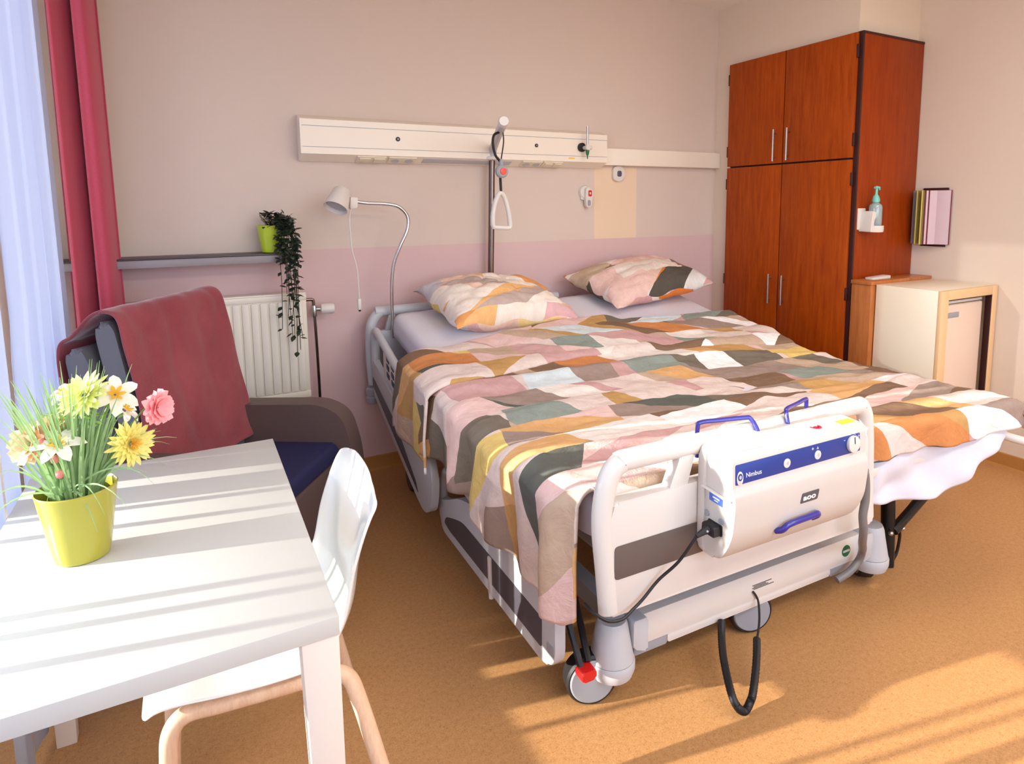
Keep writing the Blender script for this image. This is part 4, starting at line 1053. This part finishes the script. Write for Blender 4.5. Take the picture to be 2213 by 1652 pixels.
# black corrugated cord loop under the bar
lp = thing('hose_loop', 'black corrugated cord looping down below the bed foot bar to the floor', 'cord', F(.43, -.05, .05))
pts = spline([F(.508, .125, .118), F(.477, .09, .089), F(.430, .03, .075), F(.376, -.055, .058), F(.374, -.082, .034), F(.397, -.088, .0155), F(.425, -.08, .026), F(.446, -.07, .043), F(.508, -.02, .072), F(.561, .03, .099)], 16)
b = new(); rr = [.0105+(.0012 if i % 2 else 0) for i in range(len(pts))]; tube(b, pts, rr, 12); part('corrugated_sleeve', b, m_black, lp, ang=60)
b = new(); tube(b, spline([F(.558, .027, .098), F(.60, .06, .112), F(.632, .09, .121), F(.656, .118, .138), F(.650, .124, .158), F(.64, .126, .172)], 6), .0035, 8); part('thin_cord', b, m_black, lp)

# ------------------------------------------------------------------ dining table
TX0, TX1, TY0, TY1, TZ = -.39, .177, 1.039, 1.987, .724
t = thing('dining_table', 'white rectangular table in front of the window, pot of flowers on it', 'table', ((TX0+TX1)/2, (TY0+TY1)/2, 0))
b = new(); box(b, TX0, TX1, TY0, TY1, TZ-.034, TZ, .0015); part('tabletop', b, m_table, t)
for sx in (0, 1):
    for sy in (0, 1):
        b = new(); X = TX1 if sx else TX0; Y = TY1 if sy else TY0; dx = -1 if sx else 1; dy = -1 if sy else 1
        A = []
        for z, w in ((TZ-.034, .060), (0, .044)):
            x0, y0 = X+dx*.001, Y+dy*.003
            A.append([V3((x0, y0, z)), V3((x0+dx*w, y0, z)), V3((x0+dx*w, y0+dy*w*.8, z)), V3((x0, y0+dy*w*.8, z))])
        va = [b.verts.new(p) for p in A[0]]; vb = [b.verts.new(p) for p in A[1]]
        b.faces.new(va); b.faces.new(vb[::-1])
        for k in range(4): b.faces.new((va[k], vb[k], vb[(k+1) % 4], va[(k+1) % 4]))
        bmesh.ops.bevel(b, geom=list(b.edges), offset=.002, segments=2, profile=.5, affect='EDGES')
        part('leg', b, m_tableleg, t)

# ------------------------------------------------------------------ moulded chair with beech frame
t = thing('dining_chair', 'white moulded shell chair with beech legs tucked under the table', 'chair', (.1, 1.53, 0))
cyy, hw = 1.532, .192
pf = spline([V3((-.138, .424)), V3((-.133, .431)), V3((-.115, .436)), V3((-.07, .434)), V3((0, .424)), V3((.10, .416)), V3((.18, .422)), V3((.235, .450)), V3((.272, .52)), V3((.288, .62)), V3((.303, .70)), V3((.317, .755)), V3((.325, .793))], 6)
def chair_fn(s, q):
    i = s*(len(pf)-1); k = min(int(i), len(pf)-2); p = pf[k].lerp(pf[k+1], i-k)
    y = 2*q-1; w = hw
    if s < .16: w *= 1-.14*(1-s/.16)**2.5
    if s > .88: w *= 1-.40*((s-.88)/.12)**3
    x, z = p.x, p.y; e = abs(y)**4
    z += .008*e*ss(.05, .2, s)*ss(.6, .4, s)
    x += .006*(1-y*y)*ss(.50, .66, s)-.034*e*ss(.46, .62, s)*ss(.95, .66, s)
    if s > .88: z -= .022*abs(y)**4*(s-.88)/.12
    return V3((x, cyy+y*w, z))
b = new(); grid(b, chair_fn, 70, 30); o = part('shell', b, m_whiteg, t, ang=80, fix=True); mod(o, 'SOLIDIFY', thickness=.0075, offset=0); mod(o, 'SUBSURF', levels=1, render_levels=1)
for sy in (-1, 1):
    y0 = cyy+sy*.158
    b = new()
    rear_y = y0+sy*.11; 
    tube(b, spline([V3((-.122, y0+sy*.004, .0)), V3((-.112, y0, .15)), V3((-.104, y0-sy*.002, .30)), V3((-.096, y0-sy*.004, .365)), V3((-.066, y0-sy*.004, .394)), V3((0, y0, .392)), V3((.12, y0+sy*.004, .386)), V3((.205, y0+sy*.008, .383)), V3((.243, y0+sy*.014, .366)), V3((.262, y0+sy*.032, .315)), V3((.292, y0+sy*.075, .18)), V3((.332, rear_y+sy*.02, .0))], 7), .0175, 14); part('leg_frame', b, m_beech, t)
for x0, z0 in ((.17, .395), (-.05, .398)):
    b = new(); box(b, x0, x0+.03, cyy-.162, cyy+.162, z0, z0+.014, .004); part('cross_bar', b, m_edge, t)

# ------------------------------------------------------------------ flowers in the lime pot on the table
pcx, pcy = -.222, 1.483
t = thing('potted_flowers', 'lime ceramic pot of artificial lilies, carnations and grass on the white table', 'flower pot', (pcx, pcy, TZ))
b = new(); lathe(b, [(.040, 0), (.045, .002), (.049, .02), (.066, .134), (.0675, .140), (.0655, .1425), (.063, .139), (.061, .11), (.0, .108)], (pcx, pcy, TZ), seg=48, cap1=False); part('pot', b, m_lime, t)
b = new(); lathe(b, [(.061, .1085), (.03, .113), (.001, .115)], (pcx, pcy, TZ), seg=24, cap0=False); part('filling', b, m_soil, t)
def leafmat(name, rgb, rgb2, trans=.35):
    k = NT(name); nz = k.noise(k.coord('Object'), 45)
    c = k.mixc(nz.outputs[0], lin(rgb), lin(rgb2)); k.l(c, k.b.inputs['Base Color']); k.b.inputs['Roughness'].default_value = .55
    tr = k.n('ShaderNodeBsdfTranslucent'); k.l(c, tr.inputs[0]); mx = k.n('ShaderNodeMixShader'); mx.inputs[0].default_value = trans
    k.l(k.b.outputs[0], mx.inputs[1]); k.l(tr.outputs[0], mx.inputs[2]); k.l(mx.outputs[0], k.out.inputs[0]); return k.m
m_grass = leafmat('grass_green', (122, 160, 98), (168, 196, 140)); m_stem = leafmat('stem_green', (128, 166, 100), (146, 178, 116))
m_pw = leafmat('petal_white', (240, 236, 214), (250, 248, 238)); m_py = leafmat('petal_yellow', (236, 224, 112), (246, 240, 160)); m_plime = leafmat('petal_lime', (214, 224, 118), (238, 240, 170))
m_pp = leafmat('petal_pink', (250, 172, 178), (253, 206, 206)); m_ppe = leafmat('petal_peach', (250, 204, 158), (252, 222, 188)); m_pc = leafmat('flower_centre', (226, 172, 40), (240, 200, 80)); m_bud = leafmat('bud_pink', (226, 140, 128), (240, 170, 156))
rnd = random.Random(11)
def blade(bm, base, tip, bend, w):
    base, tip = V3(base), V3(tip); mid = (base+tip)/2+V3(bend)
    pts = [base*(1-u)**2+mid*2*u*(1-u)+tip*u*u for u in [k/9 for k in range(10)]]
    side = (tip-base).cross(V3((0.2, -1, .25)))
    if side.length < 1e-4: side = V3((1, 0, 0))
    side.normalize(); nn = side.cross((tip-base).normalized()); L = []
    for k, p in enumerate(pts):
        ww = w*(1-(k/9)**2.2)*.5+.0003
        L.append((bm.verts.new(p-side*ww), bm.verts.new(p+nn*ww*.5), bm.verts.new(p+side*ww)))
    for a, c in zip(L, L[1:]):
        bm.faces.new((a[0], a[1], c[1], c[0])); bm.faces.new((a[1], a[2], c[2], c[1]))
b = new()
for i in range(150):
    a = rnd.uniform(0, 2*PI); r = rnd.uniform(0, .036); bx = pcx+r*math.cos(a); by = pcy+r*math.sin(a)
    h = rnd.uniform(.10, .26); sp = rnd.uniform(.0, .06)
    blade(b, (bx, by, TZ+.112), (bx+math.cos(a)*(r+sp), by+math.sin(a)*(r+sp)*.8, TZ+.112+h), (-math.cos(a)*.01, -math.sin(a)*.01, .02), rnd.uniform(.003, .0065))
for tip in ((-.30, 1.45, 1.065), (-.262, 1.5, 1.085), (-.205, 1.5, 1.10), (-.168, 1.5, 1.105), (-.315, 1.44, 1.03), (-.245, 1.45, 1.07), (-.14, 1.5, 1.04)):
    blade(b, (pcx+rnd.uniform(-.02, .02), pcy, TZ+.112), tip, (0, 0, .03), .004)
for tip, bz in (((-.07, 1.42, .90), .10), ((-.085, 1.38, .875), .1), ((-.13, 1.36, .85), .09), ((-.342, 1.40, .885), .08), ((-.345, 1.37, .86), .08), ((-.05, 1.52, .92), .08), ((-.06, 1.45, .93), .09), ((-.10, 1.40, .90), .07), ((-.33, 1.44, .93), .06), ((-.185, 1.40, .80), .10), ((-.17, 1.39, .835), .1), ((-.26, 1.40, .85), .09), ((-.075, 1.47, .955), .06), ((-.08, 1.44, .97), .05)):
    blade(b, (pcx+rnd.uniform(-.03, .03), pcy-.01, TZ+.114), tip, (0, 0, bz), .0035)
part('grass', b, m_grass, t, kind='stuff', fix=False, ang=60)
def frame(nrm):
    n = V3(nrm).normalized(); a = n.cross(V3((0, 0, 1)));
    if a.length < .1: a = V3((1, 0, 0))
    a.normalize(); return a, a.cross(n)*-1, n
def petal(bm, c, a, bdir, n, ang, L, W, lift, curl, r0=.004, tipw=.5, ruff=0.):
    d = a*math.cos(ang)+bdir*math.sin(ang); s = n.cross(d); rows = []
    K = 6
    for k in range(K+1):
        u = k/K; p = c+d*(r0+L*u*math.cos(lift*(1-u*.3)))+n*(L*u*math.sin(lift)-curl*L*u*u)
        w = W*.5*(math.sin(PI*min(1, (u*.78+.12)))**.8)*(1 if u < .85 else 1-(u-.85)/.15*(1-tipw))
        e = n*(ruff*L*math.sin(u*9+ang*7)*u)
        rows.append((bm.verts.new(p-s*w+e), bm.verts.new(p-n*w*.22), bm.verts.new(p+s*w-e)))
    for x, y in zip(rows, rows[1:]):
        bm.faces.new((x[0], x[1], y[1], y[0])); bm.faces.new((x[1], x[2], y[2], y[1]))
def stem(c, nrm, par):
    b = new(); n = V3(nrm).normalized(); tube(b, spline([(pcx+(c[0]-pcx)*.12, pcy+(c[1]-pcy)*.12, TZ+.112), (pcx+(c[0]-pcx)*.45, pcy+(c[1]-pcy)*.5, TZ+.112+(c[2]-TZ-.112)*.55), V3(c)-n*.03, V3(c)-n*.004], 5), .0019, 6); part('stem', b, m_stem, par)
def mum(c, nrm, R, mat, cm, name):
    a, bd, n = frame(nrm); c = V3(c); b = new()
    for L, N, lift in ((1.0, 20, .12), (.92, 18, .38), (.74, 15, .7), (.5, 12, 1.0)):
        for k in range(N): petal(b, c, a, bd, n, 2*PI*(k+rnd.uniform(-.25, .25))/N, R*L*rnd.uniform(.9, 1.06), R*.24, lift+rnd.uniform(-.1, .1), .1, .004, .25)
    f = part(name, b, mat, t, fix=False, ang=60, loc=c)
    b = new()
    for k in range(26): petal(b, c+n*.006, a, bd, n, 2*PI*k/26+rnd.uniform(-.1, .1), R*rnd.uniform(.2, .36), R*.09, rnd.uniform(.7, 1.4), 0, .001, .4)
    part('flower_centre', b, cm, f, fix=False); stem(c, nrm, f); return f
def lily(c, nrm, R, name='lily', start=.3):
    a, bd, n = frame(nrm); c = V3(c); b = new()
    for k in range(6): petal(b, c, a, bd, n, start+2*PI*k/6, R*rnd.uniform(.95, 1.1), R*.5, .75, .72, .004, .12)
    f = part(name, b, m_pw, t, fix=False, ang=60, loc=c); b = new()
    for k in range(6): petal(b, c+n*.002, a, bd, n, start+2*PI*k/6+.5, R*.42, R*.16, 1.0, .2, .002, .4)
    part('flower_centre', b, m_pc, f, fix=False); stem(c, nrm, f); return f
def carn(c, nrm, R, mat, name='carnation'):
    a, bd, n = frame(nrm); c = V3(c); b = new()
    for L, N, lift in ((1.0, 13, .1), (.9, 12, .45), (.75, 10, .8), (.55, 8, 1.1)):
        for k in range(N): petal(b, c, a, bd, n, 2*PI*(k+rnd.uniform(-.3, .3))/N, R*L*rnd.uniform(.88, 1.08), R*.62, lift, .15, .002, .85, .09)
    f = part(name, b, mat, t, fix=False, ang=60, loc=c); stem(c, nrm, f); return f
mum((-.193, 1.46, 1.050), (-.45, -.6, .6), .045, m_plime, m_plime, 'chrysanthemum')
mum((-.125, 1.45, .944), (.55, -.8, .12), .043, m_py, m_pc, 'chrysanthemum')
lily((-.145, 1.46, 1.042), (.35, -.75, .55), .045)
lily((-.235, 1.44, .965), (-.05, -.55, .85), .044, start=.0)
lily((-.135, 1.50, 1.0), (.6, -.3, .5), .034, start=.8)
lily((-.228, 1.50, 1.048), (-.4, -.5, .75), .028, start=.2)
carn((-.076, 1.47, 1.003), (.75, -.65, .05), .036, m_pp); carn((-.283, 1.475, .965), (-.5, -.7, .35), .040, m_ppe); carn((-.245, 1.5, .99), (-.2, -.5, .8), .03, m_ppe)
for c in ((-.243, 1.44, .94), (-.237, 1.435, .912), (-.262, 1.45, .972)):
    b = new(); ball(b, c, .0075, .0075, .0085, 12, 8); q = part('bud', b, m_bud, t); stem((c[0], c[1], c[2]-.006), (0, 0, 1), q)
b = new()
for i in range(60):
    c = rnd.choice([(-.228, 1.49, 1.015), (-.18, 1.47, 1.01), (-.15, 1.49, 1.0)]); p = V3(c)+V3((rnd.gauss(0, .014), rnd.gauss(0, .012), rnd.gauss(0, .016)))
    leafshape(b, p, V3((rnd.uniform(-1, 1), rnd.uniform(-1, .3), rnd.uniform(-.2, 1))), V3((0, -.2, 1)), rnd.uniform(.012, .022), .008)
part('small_leaves', b, leafmat('fresh_leaf', (120, 176, 76), (176, 204, 110)), t, fix=False, kind='stuff')

# ------------------------------------------------------------------ armchair by the window with a fleece blanket
Q = V3((.087, 2.89, 0)); AF = V3((.82, -.57, 0)).normalized(); AW = V3((.57, .82, 0)).normalized()
def A(p, q, z): return Q+AF*p+AW*q+V3((0, 0, z))
Ap = lambda p, z, q: A(p, q, z)
t = thing('armchair', 'brown leather armchair with navy seat behind the table, facing the bed', 'armchair', A(.2, -.27, 0))
b = new(); prism(b, rnd_poly([(.06, .42), (.108, .44), (.052, .80), (.010, 1.02), (-.018, 1.048), (-.05, 1.036), (-.055, .99), (-.01, .74)], [.02, .03, .05, .03, .02, .02, .03, .05], 5), -.565, -.02, Ap, .02, 4); part('back_cushion', b, m_leatherg, t, 'grey back cushion')
b = new(); prism(b, rnd_poly([(-.05, .38), (.0, .38), (-.04, .80), (-.09, .935), (-.11, .96), (-.148, .95), (-.158, .92), (-.12, .62)], [.02, .02, .05, .03, .02, .02, .03, .05], 5), -.575, -.01, Ap, .02, 4); part('back_shell', b, m_leatherg, t)
b = new(); prism(b, rnd_poly([(.14, .395), (.50, .395), (.50, .468), (.14, .462)], [.02, .025, .025, .02], 5), -.535, -.055, Ap, .014, 3); part('seat_cushion', b, m_seat, t, 'navy seat cushion')
b = new(); prism(b, rnd_poly([(.02, .10), (.49, .10), (.49, .392), (.02, .392)], .02, 4), -.54, -.04, Ap, .01, 3); part('base', b, m_leather, t)
arm = rnd_poly([(-.08, .08), (.565, .08), (.562, .42), (.52, .575), (.43, .622), (.10, .612), (-.08, .60)], [.02, .03, .12, .09, .10, .2, .04], 7)
for q0, q1 in ((-.055, .045), (-.66, -.56)):
    b = new(); prism(b, arm, q0, q1, Ap, .030, 4); part('armrest', b, m_leather, t)
for p, q in ((.03, -.0), (.03, -.6), (.5, -.0), (.5, -.6)):
    b = new(); c = A(p, q, 0); lathe(b, [(.016, 0), (.018, .01), (.022, .09)], c, (0, 0, 1), 14); part('foot', b, m_black, t)
# blanket over the back rest
path = spline([V3((-.150, .52)), V3((-.170, .70)), V3((-.188, .88)), V3((-.180, .955)), V3((-.150, .985)), V3((-.10, 1.018)), V3((-.045, 1.064)), V3((-.005, 1.070)), V3((.030, 1.04)), V3((.048, .95)), V3((.072, .80)), V3((.096, .655)), V3((.118, .52)), V3((.128, .476))], 7)
def bl(s, w):
    i = s*(len(path)-1); k = min(int(i), len(path)-2); p = path[k].lerp(path[k+1], i-k)
    q = -.572+.545*w+.02*math.sin(s*7)*.4
    if s > .62: q += (s-.62)*(.06*(w-.1))+.0
    f = 1-abs(2*w-1)
    n = .010*mnoise.noise(V3((s*5, w*4, 3)))+.006*mnoise.noise(V3((s*11, w*9, 6)))
    dp = n+.0025*math.sin(w*11+s*4)*(ss(.6, 1, s)+ss(.4, 0, s))
    sag = -.020*ss(.30, .45, s)*ss(.56, .46, s)*math.sin(PI*w)
    return A(p.x+dp*(1 if s > .5 else -1), q, p.y+n*.7+sag*.3+.012*w*ss(.4, .55, s))
b = new(); grid(b, bl, 110, 50); o = part('blanket', b, m_blanket, loc=A(0, -.27, .8), ang=80); mod(o, 'SOLIDIFY', thickness=.012, offset=1); mod(o, 'SUBSURF', levels=1, render_levels=1)
props(o, 'dusty rose fleece blanket draped over the armchair back', 'blanket')
# ------------------------------------------------------------------ daylight, sun, camera
w = bpy.data.worlds.new('sky'); SC.world = w; w.use_nodes = True
nt = w.node_tree; nt.nodes.clear()
bg = nt.nodes.new('ShaderNodeBackground'); ow = nt.nodes.new('ShaderNodeOutputWorld')
tc = nt.nodes.new('ShaderNodeTexCoord'); sp = nt.nodes.new('ShaderNodeSeparateXYZ'); rp = nt.nodes.new('ShaderNodeValToRGB')
nt.links.new(tc.outputs['Generated'], sp.inputs[0]); nt.links.new(sp.outputs[2], rp.inputs[0])
e = rp.color_ramp.elements; e[0].position = 0; e[0].color = (.50, .50, .50, 1); e[1].position = .45; e[1].color = (.58, .74, 1.0, 1)
x = e.new(.03); x.color = (.84, .92, 1.0, 1)
nt.links.new(rp.outputs[0], bg.inputs[0]); bg.inputs[1].default_value = SKY_STRENGTH
nt.links.new(bg.outputs[0], ow.inputs[0])
def arealight(name, loc, rot, sx, sy):
    l = bpy.data.lights.new(name, 'AREA'); l.shape = 'RECTANGLE'; l.size = sx; l.size_y = sy
    l.cycles.is_portal = True
    o = bpy.data.objects.new(name, l); o.location = loc; o.rotation_euler = rot; COL.objects.link(o); return o
arealight('window_portal', (XL-.25, (WY0+WY1)/2, (WZ0+WZ1)/2), (0, -PI/2, 0), WZ1-WZ0, WY1-WY0)
arealight('window_portal', ((UX0+UX1)/2, YF-.2, (UZ0+UZ1)/2), (PI/2, 0, 0), UX1-UX0, UZ1-UZ0)
el, az = math.radians(SUN_EL), math.radians(12.0)
d = V3((math.cos(az)*math.cos(el), -math.sin(az)*math.cos(el), -math.sin(el)))
l = bpy.data.lights.new('sun', 'SUN'); l.energy = SUN; l.angle = math.radians(.6); l.color = (1.0, .93, .82)
o = bpy.data.objects.new('sun', l); o.rotation_euler = d.to_track_quat('-Z', 'Y').to_euler(); o.location = (-4, 3, 4); COL.objects.link(o)

cam = bpy.data.cameras.new('camera'); co = bpy.data.objects.new('camera', cam); COL.objects.link(co)
f_px, yaw, pitch, roll, cx, cy = 1387.6073, math.radians(29.15904), math.radians(7.10226), math.radians(-.40759), 1184.246, 616.815
fw = V3((math.sin(yaw)*math.cos(pitch), math.cos(yaw)*math.cos(pitch), -math.sin(pitch)))
r = V3((math.cos(yaw), -math.sin(yaw), 0)); u = r.cross(fw)
r2_, u2_ = r*math.cos(roll)+u*math.sin(roll), -r*math.sin(roll)+u*math.cos(roll)
m = Matrix((r2_, u2_, -fw)).transposed().to_4x4(); m.translation = V3((0, 0, 1.40))
co.matrix_world = m
cam.sensor_fit = 'HORIZONTAL'; cam.sensor_width = 36; cam.lens = f_px/2213*36
cam.shift_x = (1106.5-cx)/2213; cam.shift_y = (cy-826)/2213
cam.clip_start = .02; cam.clip_end = 100
SC.camera = co
SC.view_settings.view_transform = 'Standard'; SC.view_settings.look = 'None'; SC.view_settings.gamma = 1
SC.view_settings.use_curve_mapping = False
SC.view_settings.exposure = EXPOSURE
SC.cycles.use_denoising = True
SC.cycles.max_bounces = 14; SC.cycles.diffuse_bounces = 8; SC.cycles.transparent_max_bounces = 16
SC.cycles.sample_clamp_indirect = 6.0
# unseen area lights added under the ceiling to fill the room
for lx, ly, pw in ((1.95, 1.35, .4), (2.5, -.6, 1.1), (1.0, -.6, 1.1)):
    l = bpy.data.lights.new('fill_light', 'AREA'); l.shape = 'RECTANGLE'; l.size = 1.2; l.size_y = .6
    l.energy = FILL*pw; l.color = (1.0, .93, .86)
    o = bpy.data.objects.new('fill_light', l); o.location = (lx, ly, ZC-.03); COL.objects.link(o)
